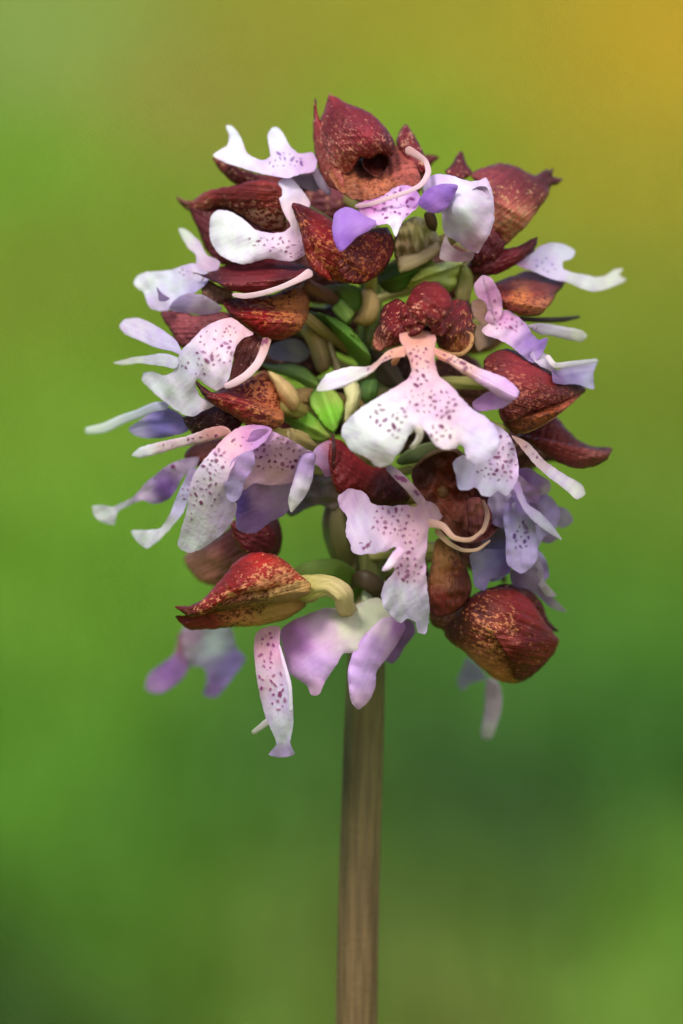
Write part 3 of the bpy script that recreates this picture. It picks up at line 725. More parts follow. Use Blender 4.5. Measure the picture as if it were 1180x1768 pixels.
# ---- bottom lilac lip hanging over the stem
f = Flower(640, 1045, 7); f.ovary(1010, w=14, col=((190, 196, 140), (206, 214, 176)))
f.S('lip', [(485, 1088), (500, 1074), (523, 1064), (562, 1050), (602, 1050), (622, 1041), (653, 1032), (672, 1044), (684, 1068), (676, 1086), (652, 1092), (630, 1110), (612, 1128), (595, 1128), (582, 1148), (562, 1176), (548, 1201), (538, 1200), (532, 1186), (516, 1174), (500, 1162), (490, 1126)],
    [(490, 1090, 12), (560, 1100, 15), (620, 1060, 12), (545, 1195, 16), (670, 1055, 11)], [(495, 1090, (176, 120, 176)), (520, 1110, (192, 138, 196)), (545, 1150, (208, 172, 222)), (560, 1090, (214, 182, 206)), (600, 1075, (214, 214, 186)), (640, 1070, (208, 216, 180)), (540, 1195, (206, 168, 196)), (660, 1050, (206, 212, 178))], rip=0.5, wl=70, curl=-0.4)
f.S('lip_lobe', [(618, 1110), (640, 1086), (664, 1066), (686, 1066), (700, 1080), (690, 1104), (672, 1132), (650, 1162), (649, 1184), (636, 1212), (618, 1225), (609, 1216), (602, 1182), (601, 1158)], [(680, 1075, 12), (620, 1150, 15), (620, 1220, 15)], [(660, 1080, (214, 196, 208)), (690, 1085, (176, 130, 190)), (640, 1120, (206, 172, 220)), (625, 1170, (212, 182, 230)), (620, 1215, (208, 178, 204))], rip=0.3, puff=0.5, curl=-0.6)
f.S('lip_lobe', [(664, 1090), (690, 1070), (712, 1072), (718, 1090), (700, 1116), (676, 1146), (664, 1140)], [(700, 1075, 6), (670, 1140, 5)], (124, 92, 140))

# ---- central lower flower: lip turned to the left
f = Flower(770, 850, 12); f.ovary(880, w=13, col=((130, 110, 60), (120, 84, 50)))
f.H('sepal', [(712, 812), (730, 792), (756, 778), (790, 778), (812, 806), (830, 836), (852, 846), (872, 866), (868, 900), (846, 928), (806, 938), (766, 922), (748, 888), (724, 860)], [(720, 815, 15), (756, 780, 15), (790, 860, 13.5), (865, 880, 13), (800, 935, 17)], [(730, 810, (74, 54, 42)), (765, 845, (124, 74, 34)), (790, 830, (110, 62, 34)), (830, 890, (150, 108, 92)), (790, 910, (104, 74, 44)), (860, 870, (74, 40, 40)), (740, 870, (84, 60, 44))], -3.0, back=3.6, fleck=0.42, fcol=(60, 30, 24), rip=0.6, wl=40)
f.R('sepal_rim', [(716, 808, 15.5, 2), (734, 790, 16, 4), (760, 778, 16, 5), (788, 778, 16, 4), (806, 796, 16, 3)], [(92, 62, 48), (112, 84, 58), (120, 88, 62), (84, 54, 44)], mat='sepal', flat=0.6, fleck=0.4, fcol=(70, 36, 28), lump=0.15)
f.H('sepal', [(810, 862), (826, 858), (846, 876), (850, 902), (836, 922), (812, 926), (808, 900)], [(820, 870, 15), (840, 910, 15)], [(820, 880, (164, 122, 102)), (842, 900, (128, 84, 74))], 0.8, rip=0.5, wl=24, fleck=0.35, fcol=(80, 40, 36))
f.S('lip', [(717, 874), (700, 872), (662, 873), (641, 867), (634, 854), (619, 846), (601, 844), (584, 858), (586, 874), (600, 892), (597, 916), (604, 938), (610, 954), (641, 957), (664, 952), (684, 946), (686, 956), (676, 970), (682, 984), (668, 1002), (659, 1024), (661, 1044), (676, 1064), (692, 1076), (706, 1068), (716, 1074), (724, 1092), (735, 1095), (740, 1076), (742, 1050), (738, 1014), (735, 968), (738, 935), (742, 910), (764, 892), (752, 872), (735, 864)],
    [(730, 880, 21), (640, 910, 20), (600, 870, 17), (700, 960, 22.5), (700, 1050, 21), (735, 1090, 18.5), (755, 885, 20)],
    [(600, 860, (206, 172, 202)), (625, 905, (220, 204, 226)), (670, 905, (220, 184, 204)), (710, 910, (206, 166, 178)), (725, 880, (190, 150, 156)), (705, 980, (214, 176, 196)), (690, 1030, (226, 222, 240)), (720, 1060, (216, 208, 232)), (640, 945, (208, 190, 212))],
    spots=[(675, 900, 34, 26, 26, 3.6), (708, 925, 14, 30, 10, 3.4), (705, 985, 24, 24, 18, 3.6), (640, 938, 26, 10, 6, 3)], rip=0.3, wl=80, jag=0.9)
f.S('lip_lobe', [(690, 944), (700, 952), (690, 968), (672, 984), (660, 985), (668, 970), (682, 950)], [(690, 945, 23.4), (662, 984, 24)], [(690, 950, (226, 196, 214)), (664, 982, (236, 224, 232))], rip=0, puff=0.3)
f.R('lip_arm', [(668, 804, 16, 6), (686, 820, 17.5, 8), (708, 842, 19, 8), (732, 872, 20.5, 8)], [(160, 140, 150), (176, 150, 160), (190, 156, 160), (196, 160, 164)], flat=0.4, spots=[(0.3, 0.9, 8)])
f.R('lip_arm', [(736, 902, 21, 8), (764, 908, 21, 6), (784, 928, 21, 4.5), (812, 932, 20.5, 4), (834, 916, 19.5, 4), (842, 888, 18, 4), (834, 862, 16, 2.5)], [(214, 168, 158), (224, 180, 160), (200, 160, 132), (206, 166, 142), (190, 146, 128)], flat=0.5, spots=[(0.3, 0.7, 5)])
f.R('lip_arm', [(752, 914, 20, 5), (776, 938, 20, 4), (800, 950, 19.5, 3.2), (824, 949, 18.5, 3), (848, 932, 17, 2)], [(190, 150, 120), (206, 170, 138), (206, 168, 138), (190, 150, 126)], flat=0.6)

# ---- the flower in the middle, facing out: dark red cap, spread arms, broad white skirt
f = Flower(735, 560, 16); f.ovary(590, [(680, 545, 9, 13)], w=13)
f.H('sepal', [(700, 522), (688, 516), (676, 520), (662, 528), (658, 542), (654, 556), (648, 570), (644, 588), (648, 606), (658, 606), (670, 600), (688, 596), (708, 592), (720, 574), (718, 540)], [(655, 560, 16), (648, 600, 18), (680, 560, 20), (715, 560, 18)], [(670, 540, (112, 30, 34)), (652, 600, (150, 106, 76)), (690, 575, (92, 24, 24)), (665, 575, (84, 28, 26))], 1.8, rip=0.6, wl=30, fleck=[(660, 540, 0.5), (690, 550, 0.3), (655, 600, 0.6)], fcol=(204, 134, 104), jag=1.3)
f.H('sepal', [(768, 524), (786, 516), (808, 522), (814, 540), (820, 558), (820, 584), (814, 602), (796, 612), (778, 610), (758, 598), (750, 574), (754, 540)], [(815, 560, 16), (800, 606, 18), (780, 560, 20), (752, 560, 18)], [(790, 540, (96, 28, 30)), (800, 600, (160, 108, 58)), (770, 580, (78, 24, 22)), (810, 570, (84, 30, 28))], 1.8, rip=0.6, wl=30, fleck=[(800, 540, 0.4), (770, 560, 0.25), (800, 600, 0.6)], fcol=(192, 122, 76), jag=1.3)
f.R('sepal_rim', [(757, 602, 22, 2), (778, 611, 22.5, 3), (797, 611, 22, 3.5), (812, 598, 21, 3.5), (815, 578, 20, 2.5), (806, 572, 20, 2)], [(176, 116, 70), (196, 144, 90), (206, 152, 94), (176, 120, 72)], mat='sepal', flat=0.7, fleck=0.3, fcol=(120, 60, 30), lump=0.12)
f.H('petal', [(698, 524), (714, 528), (730, 540), (734, 560), (726, 576), (710, 582), (698, 570), (690, 548)], [(695, 545, 20.5), (730, 565, 22.5)], [(710, 540, (120, 36, 38)), (715, 570, (104, 28, 26))], 1.2, rip=0.5, wl=22, fleck=0.42, fcol=(212, 142, 116), jag=1.2)
f.H('petal', [(776, 526), (782, 548), (776, 570), (762, 582), (748, 576), (740, 560), (746, 540), (760, 530)], [(775, 545, 20.5), (745, 565, 22.5)], [(765, 540, (104, 32, 32)), (758, 572, (92, 26, 24))], 1.2, rip=0.5, wl=22, fleck=0.36, fcol=(206, 134, 100), jag=1.2)
f.H('sepal', [(708, 510), (718, 494), (737, 485), (760, 490), (776, 504), (782, 522), (774, 544), (756, 558), (740, 562), (722, 554), (708, 540), (702, 524)], [(737, 490, 18.5), (737, 555, 22.5)], [(737, 500, (104, 28, 26)), (722, 535, (124, 36, 32)), (750, 545, (96, 24, 22))], 3.2, rip=0.4, wl=30, fleck=[(737, 490, 0.1), (737, 515, 0.2), (737, 550, 0.55)], fcol=(214, 140, 112), jag=1.0)
f.H('column', [(722, 556), (738, 562), (756, 556), (758, 572), (748, 584), (730, 584), (720, 574)], [(738, 560, 20), (738, 584, 22)], (66, 20, 18), 0.8, fleck=0.2)
f.S('lip', [(690, 578), (720, 570), (752, 578), (751, 605), (752, 628), (758, 648), (778, 664), (800, 690), (816, 706), (840, 720), (856, 738), (863, 764), (856, 782), (842, 796), (824, 802), (808, 792), (800, 772), (794, 768), (786, 774), (766, 776), (750, 766), (738, 748), (728, 738), (716, 742), (706, 752), (698, 770), (686, 786), (672, 802), (656, 807), (642, 798), (634, 790), (620, 784), (606, 778), (598, 764), (590, 752), (591, 738), (606, 718), (630, 700), (662, 680), (690, 664), (706, 652), (711, 640), (706, 620), (697, 600)],
    [(720, 580, 22.5), (730, 640, 25), (650, 760, 29), (595, 745, 26), (840, 770, 28), (725, 735, 28), (770, 770, 28.5), (660, 800, 28)],
    [(720, 585, (224, 158, 136)), (722, 615, (232, 180, 172)), (728, 660, (234, 200, 212)), (650, 720, (238, 240, 246)), (625, 760, (238, 240, 246)), (690, 760, (240, 242, 246)), (770, 700, (226, 196, 216)), (770, 760, (240, 224, 222)), (835, 760, (224, 218, 246)), (830, 725, (224, 206, 232)), (650, 800, (242, 222, 226))],
    spots=[(722, 630, 22, 36, 26, 3.0), (728, 690, 34, 24, 20, 3.0), (765, 700, 22, 24, 16, 3.6), (762, 745, 20, 16, 9, 3.6), (690, 715, 16, 16, 8, 3), (655, 715, 18, 22, 7, 3.8), (682, 745, 10, 14, 5, 3.6)], rip=0.35, wl=70, jag=0.7, curl=-0.3)
f.S('lip_lobe', [(716, 738), (726, 734), (732, 744), (730, 758), (722, 768), (712, 776), (707, 772), (716, 760), (719, 750)], [(724, 736, 28.6), (710, 775, 27)], (238, 230, 214), rip=0, puff=0.3)
f.S('lip_arm', [(698, 598), (684, 600), (669, 606), (654, 620), (640, 631), (620, 633), (605, 633), (584, 638), (564, 646), (554, 658), (547, 674), (566, 674), (588, 670), (612, 660), (632, 650), (646, 640), (660, 626), (680, 618), (700, 614)], [(695, 606, 24), (640, 640, 26), (550, 670, 24)], [(690, 606, (226, 168, 140)), (655, 626, (222, 186, 164)), (620, 645, (226, 226, 212)), (575, 655, (228, 224, 232)), (550, 672, (222, 224, 206))], spots=[(668, 614, 16, 5, 5, 2.8, -30), (640, 638, 8, 3, 2, 2.2)], rip=0.2, puff=0.35, curl=-0.3)
f.S('lip_arm', [(750, 600), (766, 606), (790, 616), (825, 634), (852, 644), (872, 652), (890, 666), (897, 676), (890, 690), (872, 690), (846, 674), (824, 660), (798, 644), (776, 628), (754, 616)], [(755, 606, 24), (830, 650, 25), (890, 680, 24)], [(760, 608, (228, 166, 140)), (800, 628, (230, 194, 178)), (850, 660, (226, 196, 222)), (885, 676, (220, 184, 222))], spots=[(792, 626, 30, 5, 8, 3.2, 28)], rip=0.15, puff=0.4, curl=-0.4)
f.S('lip_arm', [(890, 684), (872, 703), (848, 708), (822, 708), (816, 698), (832, 682), (848, 675), (868, 680)], [(885, 688, 23.6), (820, 702, 22)], [(880, 690, (210, 170, 216)), (830, 700, (196, 148, 200))], rip=0.15)
f.R('petal', [(690, 606, 22, 6), (684, 620, 22, 6), (678, 632, 21.5, 5)], [(206, 150, 118), (190, 130, 100)])

# ---- lip with spotted edge under the right of it, arm to the lower right
f = Flower(880, 745, 13); f.ovary(760, [(780, 725, 9, 10)], w=10)
f.H('sepal', [(886, 746), (920, 728), (958, 718), (984, 746), (1000, 760), (1022, 770), (1058, 775), (1050, 792), (1038, 801), (1004, 810), (968, 800), (932, 778), (902, 758)], [(890, 750, 9), (970, 765, 8), (1055, 780, 3)], [(900, 750, (92, 40, 36)), (970, 765, (112, 52, 44)), (1040, 785, (92, 60, 46)), (990, 760, (90, 42, 34))], 3.4, fleck=0.3, fcol=(152, 82, 70))
f.S('lip', [(848, 730), (866, 738), (882, 756), (892, 780), (896, 806), (894, 828), (884, 846), (876, 856), (860, 848), (847, 857), (834, 856), (822, 842), (808, 846), (794, 846), (788, 822), (782, 800), (798, 786), (820, 790), (845, 780)],
    [(860, 740, 21.5), (890, 810, 21), (800, 830, 23), (845, 850, 23)], [(870, 755, (216, 196, 222)), (880, 810, (220, 196, 222)), (850, 840, (222, 220, 240)), (800, 820, (204, 196, 220)), (825, 830, (224, 218, 236))], spots=[(868, 790, 24, 44, 34, 3.4), (845, 815, 20, 12, 6, 3.2)], rip=0.4, wl=45, jag=0.5)
f.S('lip_arm', [(884, 752), (896, 756), (912, 764), (926, 778), (942, 796), (962, 810), (984, 824), (1006, 838), (1011, 854), (996, 862), (984, 852), (972, 842), (946, 822), (926, 804), (912, 788), (898, 770)], [(890, 757, 19), (950, 815, 16), (1005, 855, 12)], [(895, 762, (222, 184, 168)), (930, 790, (222, 200, 196)), (965, 825, (222, 216, 222)), (1000, 850, (218, 222, 206))], spots=[(918, 780, 14, 4, 4, 4.0, 45)], rip=0.15, puff=0.35)

# ---- right flower: large hood with pale lower rim
f = Flower(880, 660, 12); f.ovary(680, w=11)
f.H('sepal', [(862, 706), (876, 688), (900, 676), (940, 668), (980, 664), (1012, 668), (996, 690), (973, 709), (937, 734), (907, 747), (888, 749), (874, 737)], [(870, 720, 14), (930, 710, 14), (1005, 675, 7)], [(880, 725, (96, 44, 26)), (930, 712, (150, 96, 42)), (990, 685, (140, 92, 52)), (905, 740, (150, 104, 60))], 3.0, fleck=[(880, 720, 0.4), (930, 710, 0.55), (1000, 680, 0.4)], fcol=(74, 26, 20))
f.H('sepal', [(836, 621), (856, 606), (882, 603), (912, 619), (945, 636), (975, 650), (1006, 664), (1012, 672), (988, 690), (944, 704), (908, 718), (880, 728), (862, 708), (850, 670), (838, 646)], [(840, 625, 15), (900, 694, 17.0), (920, 650, 14.5), (960, 684, 12.8), (1005, 668, 8)], [(850, 620, (96, 40, 36)), (880, 640, (112, 44, 44)), (930, 660, (116, 42, 38)), (900, 690, (96, 36, 30)), (990, 670, (84, 40, 40))], 4.2, fleck=[(850, 620, 0.25), (900, 650, 0.5), (980, 670, 0.25)], fcol=(168, 92, 74))
f.R('sepal_rim', [(888, 748, 15.5, 2), (908, 745, 16, 3), (937, 732, 15, 3), (972, 708, 12, 2.5), (1000, 684, 8, 1.5)], [(176, 122, 84), (196, 144, 92), (170, 120, 72)], mat='sepal', flat=0.7, fleck=0.1)
f.S('lip', [(916, 610), (926, 604), (944, 612), (956, 626), (958, 636), (990, 628), (1033, 622), (1026, 640), (1025, 656), (1026, 672), (1010, 668), (996, 663), (975, 664), (956, 660), (952, 640), (936, 634)], [(920, 610, 15), (955, 640, 14), (1030, 640, 7)], [(922, 608, (200, 180, 206)), (945, 618, (218, 206, 214)), (990, 632, (196, 190, 210)), (990, 650, (140, 126, 168)), (1020, 660, (176, 176, 196)), (960, 655, (132, 104, 146))], rip=0.3, wl=40)
f.R('lip_arm', [(944, 612, 14.5, 4), (958, 630, 15, 5), (985, 628, 12, 4.5), (1034, 622, 7, 3.5)], [(216, 200, 206), (226, 218, 218), (212, 206, 214), (204, 204, 200)], flat=0.6)

# ---- small pink flower above it
f = Flower(870, 540, 8); f.ovary(600, [(760, 580, 5, 9)], w=9)
f.S('lip', [(832, 570), (842, 560), (856, 553), (862, 540), (876, 535), (892, 544), (908, 558), (920, 576), (930, 586), (946, 583), (942, 600), (920, 626), (900, 612), (880, 596), (856, 584), (838, 578)], [(835, 570, 15), (880, 540, 12), (920, 580, 13), (915, 620, 15.5)], [(838, 570, (226, 196, 206)), (870, 550, (206, 150, 190)), (885, 570, (214, 180, 214)), (915, 590, (152, 122, 180)), (935, 590, (140, 110, 172)), (915, 615, (166, 140, 186)), (860, 580, (226, 200, 216))], spots=[(880, 560, 24, 14, 14, 3.0)], spotcol=(150, 60, 120), rip=0.4, wl=35)
f.S('lip_arm', [(912, 562), (930, 558), (958, 561), (985, 566), (1008, 572), (1014, 580), (1008, 588), (984, 587), (956, 580), (930, 576)], [(915, 568, 12), (1010, 580, 5)], [(920, 568, (186, 176, 190)), (960, 572, (206, 204, 208)), (1008, 580, (210, 216, 194))], rip=0.15, puff=0.3, spots=[(924, 567, 5, 4, 2, 2.6)])
f.R('bract', [(880, 548, 7, 4), (930, 552, 5.5, 4.5), (975, 551, 4, 4.5), (1004, 546, 2, 2)], [(72, 44, 40), (52, 40, 36), (48, 42, 36)], mat='green', flat=0.5)
f.H('sepal', [(852, 492), (880, 478), (913, 467), (945, 474), (976, 488), (962, 506), (950, 526), (932, 544), (905, 546), (880, 538), (858, 524)], [(855, 505, 9), (910, 510, 8), (970, 492, 3)], [(870, 500, (112, 56, 44)), (900, 510, (160, 116, 56)), (930, 500, (120, 66, 46)), (940, 530, (150, 116, 66)), (965, 492, (90, 50, 40))], 3.6, fleck=0.6, fcol=(94, 36, 34))
f.S('petal', [(825, 482), (834, 475), (848, 479), (858, 494), (866, 512), (868, 532), (862, 552), (848, 560), (838, 552), (842, 534), (836, 520), (824, 512), (819, 494)], [(835, 480, 13), (845, 520, 14), (855, 555, 13)], [(836, 484, (214, 172, 200)), (842, 512, (176, 124, 156)), (856, 545, (206, 160, 184))], spots=[(852, 528, 8, 18, 5, 2.8)], rip=0.2)
f.S('petal', [(816, 520), (836, 514), (862, 524), (856, 546), (838, 560), (820, 548)], [(820, 530, 11), (850, 550, 12)], (168, 132, 108), rip=0.3)

# ---- right edge lip with the long pale foot
f = Flower(860, 440, 5); f.ovary(520, [(740, 490, 4, 9)], w=9)
f.S('lip', [(888, 452), (904, 444), (920, 436), (934, 424), (950, 419), (968, 420), (986, 427), (994, 434), (988, 446), (972, 452), (974, 464), (990, 470), (1010, 474), (1030, 478), (1048, 474), (1064, 464), (1076, 464), (1070, 474), (1082, 482), (1066, 492), (1044, 500), (1024, 503), (1000, 496), (982, 488), (952, 481), (926, 470)],
    [(890, 452, 7), (960, 430, 3), (970, 475, 5), (1075, 478, -3)], [(895, 452, (210, 166, 196)), (930, 445, (214, 206, 230)), (975, 430, (216, 220, 226)), (950, 470, (216, 206, 228)), (1000, 484, (222, 226, 220)), (1065, 478, (220, 226, 206))], spots=[(940, 456, 22, 12, 9, 2.8, 20)], spotcol=(150, 110, 180), rip=0.3)
f.H('sepal', [(808, 456), (836, 442), (868, 430), (896, 424), (929, 409), (924, 430), (906, 446), (882, 462), (856, 474), (826, 476), (806, 470)], [(810, 465, 8), (925, 415, 7)], [(820, 465, (84, 34, 38)), (870, 445, (94, 30, 38)), (925, 415, (62, 22, 28))], 2.2, fleck=0.2, fcol=(136, 70, 66))
f.R('bract', [(796, 520, 6, 8), (802, 490, 7, 10), (815, 466, 8, 7), (826, 450, 8, 3)], [(120, 112, 60), (112, 108, 56), (92, 80, 46)], mat='green', flat=0.5)

# ---- upper right flower: white lip rolled in front of a brown hood
f = Flower(800, 400, 7); f.ovary(480, [(720, 440, 5, 12)], w=11, col=((150, 142, 80), (140, 124, 80)))
f.H('sepal', [(768, 296), (780, 284), (797, 260), (806, 282), (816, 298), (800, 310), (780, 306)], [(797, 262, 1), (790, 300, 4)], (94, 44, 42), 1.0, fleck=0.3)
f.H('sepal', [(812, 300), (838, 288), (866, 281), (896, 288), (922, 302), (950, 292), (956, 304), (974, 308), (954, 320), (944, 344), (930, 362), (908, 392), (890, 408), (872, 424), (852, 410), (846, 380), (842, 330)], [(820, 300, 5), (880, 340, 6), (965, 305, 0)], [(860, 300, (112, 58, 58)), (900, 320, (104, 48, 46)), (950, 305, (84, 44, 40)), (880, 390, (150, 96, 72)), (905, 385, (166, 126, 86)), (930, 340, (110, 62, 48))], 5.0, fleck=[(850, 290, 0.2), (900, 320, 0.3), (900, 380, 0.7)], fcol=(178, 130, 92))
f.R('sepal_tip', [(948, 306, 1.5, 8), (960, 316, 0.5, 4), (974, 306, 0, 1.5)], [(84, 46, 40), (120, 96, 50), (150, 140, 80)], mat='sepal', flat=0.7)
f.R('sepal_tip', [(946, 302, 1.5, 8), (953, 296, 1, 3), (956, 288, 0.4, 1)], [(84, 46, 40), (74, 50, 38)], mat='sepal', flat=0.7)
f.H('sepal', [(838, 398), (852, 390), (872, 420), (866, 440), (842, 456), (816, 462), (812, 440), (826, 424)], [(850, 400, 9), (820, 455, 9)], (86, 30, 38), 1.6, fleck=0.2)
f.S('lip', [(740, 306), (760, 300), (784, 304), (806, 312), (824, 312), (840, 307), (848, 322), (854, 350), (854, 378), (846, 402), (836, 420), (826, 436), (806, 430), (788, 416), (770, 406), (764, 384), (762, 364), (752, 352), (736, 346), (730, 330)],
    [(740, 320, 14), (800, 360, 18), (848, 330, 14), (820, 430, 15), (765, 400, 13)], [(750, 308, (214, 196, 226)), (800, 320, (224, 220, 232)), (838, 312, (224, 206, 222)), (800, 370, (218, 224, 222)), (840, 380, (206, 190, 206)), (815, 425, (214, 176, 196)), (780, 395, (226, 220, 228)), (770, 350, (200, 188, 212))], rip=0.25, wl=70, puff=0.5, jag=0.8)
f.S('lip_lobe', [(722, 352), (730, 334), (752, 320), (772, 316), (791, 320), (784, 340), (774, 356), (756, 368), (742, 366)], [(726, 348, 18), (785, 325, 18.6)], [(740, 345, (150, 106, 190)), (780, 328, (142, 104, 186)), (750, 362, (166, 120, 196))], rip=0.2, curl=-0.4)
f.S('lip_fold', [(812, 334), (824, 322), (840, 322), (846, 338), (834, 346), (818, 344)], [(812, 340, 17.0), (846, 330, 15.4)], [(828, 334, (104, 82, 112)), (844, 340, (206, 190, 206))], rip=0, puff=-0.5, back=0.7)  # shadowy hollow of the lip, its shade painted as a dark centre
f.S('lip_fold', [(760, 446), (764, 420), (770, 406), (778, 422), (796, 434), (820, 438), (816, 448), (790, 452)], [(765, 440, 12.5), (815, 442, 13)], [(764, 430, (214, 190, 190)), (800, 444, (176, 136, 140))], rip=0.1)

# ---- stalks and bracts of the flowers behind, seen in the middle of the head
f = Flower(640, 480, 6)
def G(name, pts, d, col, puff, **kw):
    return f.S(name, pts, d, col, mat='green', puff=puff, rug=0.03, **kw)
G('ovary', [(627, 499), (640, 498), (650, 506), (656, 529), (650, 552), (640, 562), (626, 562), (610, 554), (620, 540), (625, 526)], [(640, 500, 8), (630, 560, 8)], [(640, 505, (206, 174, 116)), (640, 530, (204, 170, 112)), (622, 556, (180, 144, 92))], 2.2)
G('bract', [(560, 496), (590, 490), (620, 496), (626, 512), (622, 532), (612, 545), (604, 560), (592, 556), (584, 530), (570, 512)], [(570, 500, 5), (612, 540, 7)], [(575, 500, (104, 100, 54)), (605, 510, (100, 134, 44)), (600, 550, (110, 150, 50))], 0.6, ridge=0.5)
G('bract', [(574, 534), (590, 516), (603, 528), (613, 540), (606, 552), (600, 560), (586, 550)], [(590, 518, 8), (600, 558, 8.5)], [(590, 525, (140, 176, 78)), (600, 550, (154, 184, 92))], 0.5, ridge=0.3)
G('bract', [(530, 538), (552, 540), (570, 545), (590, 554), (606, 566), (622, 584), (636, 604), (642, 622), (634, 634), (619, 628), (604, 614), (590, 600), (574, 582), (560, 566), (545, 552)], [(532, 540, 4), (590, 575, 8.5), (636, 625, 6)], [(540, 543, (82, 104, 46)), (575, 560, (72, 108, 36)), (605, 585, (98, 146, 48)), (630, 618, (116, 152, 66))], 0.7, ridge=1.0)
G('bract', [(548, 538), (575, 548), (600, 563), (616, 582), (600, 576), (576, 562)], [(550, 540, 7.2), (612, 578, 10.4)], (122, 160, 62), 0.3)
G('ovary', [(519, 564), (534, 554), (550, 556), (560, 570), (568, 594), (573, 620), (566, 640), (552, 644), (540, 622), (532, 596)], [(530, 560, 5), (560, 630, 5)], [(530, 562, (168, 156, 92)), (555, 590, (158, 136, 92)), (556, 632, (138, 116, 84))], 2.0)
G('ovary', [(566, 580), (574, 590), (582, 615), (590, 640), (580, 644), (572, 622)], 5.5, (176, 156, 120), 0.8)
f.S('petal', [(458, 604), (472, 594), (490, 587), (514, 586), (528, 596), (534, 612), (522, 624), (496, 624), (472, 620)], [(470, 605, 3), (520, 605, 2)], [(480, 608, (128, 134, 158)), (520, 600, (168, 172, 168))], rip=0.2)  # lip at the back; its blue-grey shade is painted into the colour
G('bract', [(448, 626), (474, 628), (504, 628), (526, 634), (542, 648), (556, 664), (552, 678), (536, 672), (516, 660), (490, 648), (466, 640)], [(455, 630, 4), (550, 670, 7)], [(465, 632, (104, 118, 78)), (520, 645, (108, 138, 72)), (548, 668, (124, 158, 66))], 0.6, ridge=0.7)
G('ovary', [(464, 640), (480, 646), (498, 658), (512, 674), (518, 694), (514, 710), (498, 710), (486, 694), (476, 672)], [(470, 645, 12), (510, 705, 11)], [(475, 650, (210, 182, 124)), (505, 680, (204, 172, 118)), (508, 706, (170, 138, 90))], 1.8)
G('bract', [(546, 668), (562, 664), (580, 674), (592, 690), (594, 708), (588, 726), (577, 748), (562, 738), (548, 720), (538, 704), (534, 690)], [(550, 675, 9), (590, 695, 10), (577, 745, 12)], [(550, 690, (120, 160, 58)), (575, 680, (146, 168, 76)), (570, 715, (118, 182, 50)), (577, 742, (104, 150, 44))], 0.6, ridge=0.5)
G('bract', [(484, 718), (506, 708), (530, 708), (548, 722), (564, 736), (578, 748), (568, 760), (546, 762), (526, 752), (506, 738)], [(490, 720, 8), (575, 750, 10.5)], [(495, 720, (100, 112, 48)), (530, 722, (92, 140, 40)), (550, 752, (130, 164, 62)), (570, 752, (150, 160, 76))], 0.6, ridge=0.7)
G('ovary', [(480, 744), (494, 740), (510, 746), (524, 760), (532, 774), (522, 778), (500, 768), (486, 756)], [(490, 745, 11), (525, 772, 10)], (196, 178, 130), 1.2)
G('ovary', [(592, 660), (606, 656), (620, 662), (624, 680), (620, 700), (608, 722), (596, 734), (592, 714), (598, 690)], [(605, 660, 9), (600, 730, 10)], [(610, 670, (206, 200, 146)), (606, 700, (202, 194, 138)), (598, 728, (190, 182, 130))], 1.4)
G('bract', [(622, 662), (636, 654), (650, 654), (654, 674), (646, 692), (632, 700), (624, 690)], [(625, 670, 6), (650, 670, 7)], [(630, 675, (96, 128, 66)), (648, 670, (80, 112, 52))], 0.8, ridge=0.5)
G('bract', [(640, 600), (664, 612), (690, 640), (700, 664), (680, 672), (656, 660), (644, 632)], [(645, 610, 2), (690, 660, 4)], (74, 62, 46), 0.6, ridge=0.6)

f = Flower(716, 400, 9)
G('ovary', [(684, 398), (696, 384), (716, 374), (736, 378), (750, 394), (760, 414), (758, 432), (738, 448), (716, 462), (694, 462), (682, 444), (680, 418)], [(690, 395, 10), (750, 410, 9), (700, 455, 9)], [(715, 390, (166, 156, 104)), (745, 420, (134, 118, 92)), (700, 425, (146, 122, 88)), (712, 452, (160, 138, 98)), (730, 400, (158, 152, 98))], 2.2, rip=0.7, wl=26)
G('bract', [(735, 366), (746, 364), (756, 384), (752, 400), (742, 396)], [(742, 368, 12), (750, 398, 11)], (78, 58, 36), 0.6)
G('bract', [(686, 446), (720, 436), (758, 420), (762, 432), (744, 448), (716, 464), (690, 470)], [(690, 460, 12.6), (758, 428, 11.4)], [(700, 455, (172, 152, 112)), (750, 430, (150, 130, 96))], 0.7)
G('bract', [(652, 470), (676, 456), (700, 452), (722, 458), (740, 446), (752, 452), (730, 472), (716, 486), (698, 500), (676, 506), (658, 496)], [(655, 480, 6), (745, 450, 9)], [(665, 485, (72, 88, 34)), (700, 470, (80, 116, 40)), (740, 452, (112, 128, 60))], 0.6, ridge=0.8)
G('ovary', [(702, 500), (712, 480), (728, 464), (748, 456), (776, 450), (800, 452), (798, 474), (790, 494), (776, 504), (752, 492), (728, 494)], [(710, 490, 8), (760, 470, 9), (795, 460, 8)], [(715, 488, (164, 168, 82)), (745, 470, (168, 178, 92)), (770, 462, (160, 172, 116)), (788, 478, (158, 170, 76))], 2.0, rip=0.4, wl=30)
G('ovary', [(794, 462), (806, 458), (816, 470), (816, 500), (808, 526), (792, 528), (786, 508), (790, 484)], [(800, 465, 9), (800, 520, 8)], [(804, 470, (112, 116, 56)), (800, 510, (150, 136, 84))], 1.2)
G('bract', [(820, 520), (850, 536), (860, 560), (846, 600), (826, 608), (818, 580)], [(825, 530, 6), (840, 600, 8)], (142, 116, 96), 0.6, ridge=0.4)

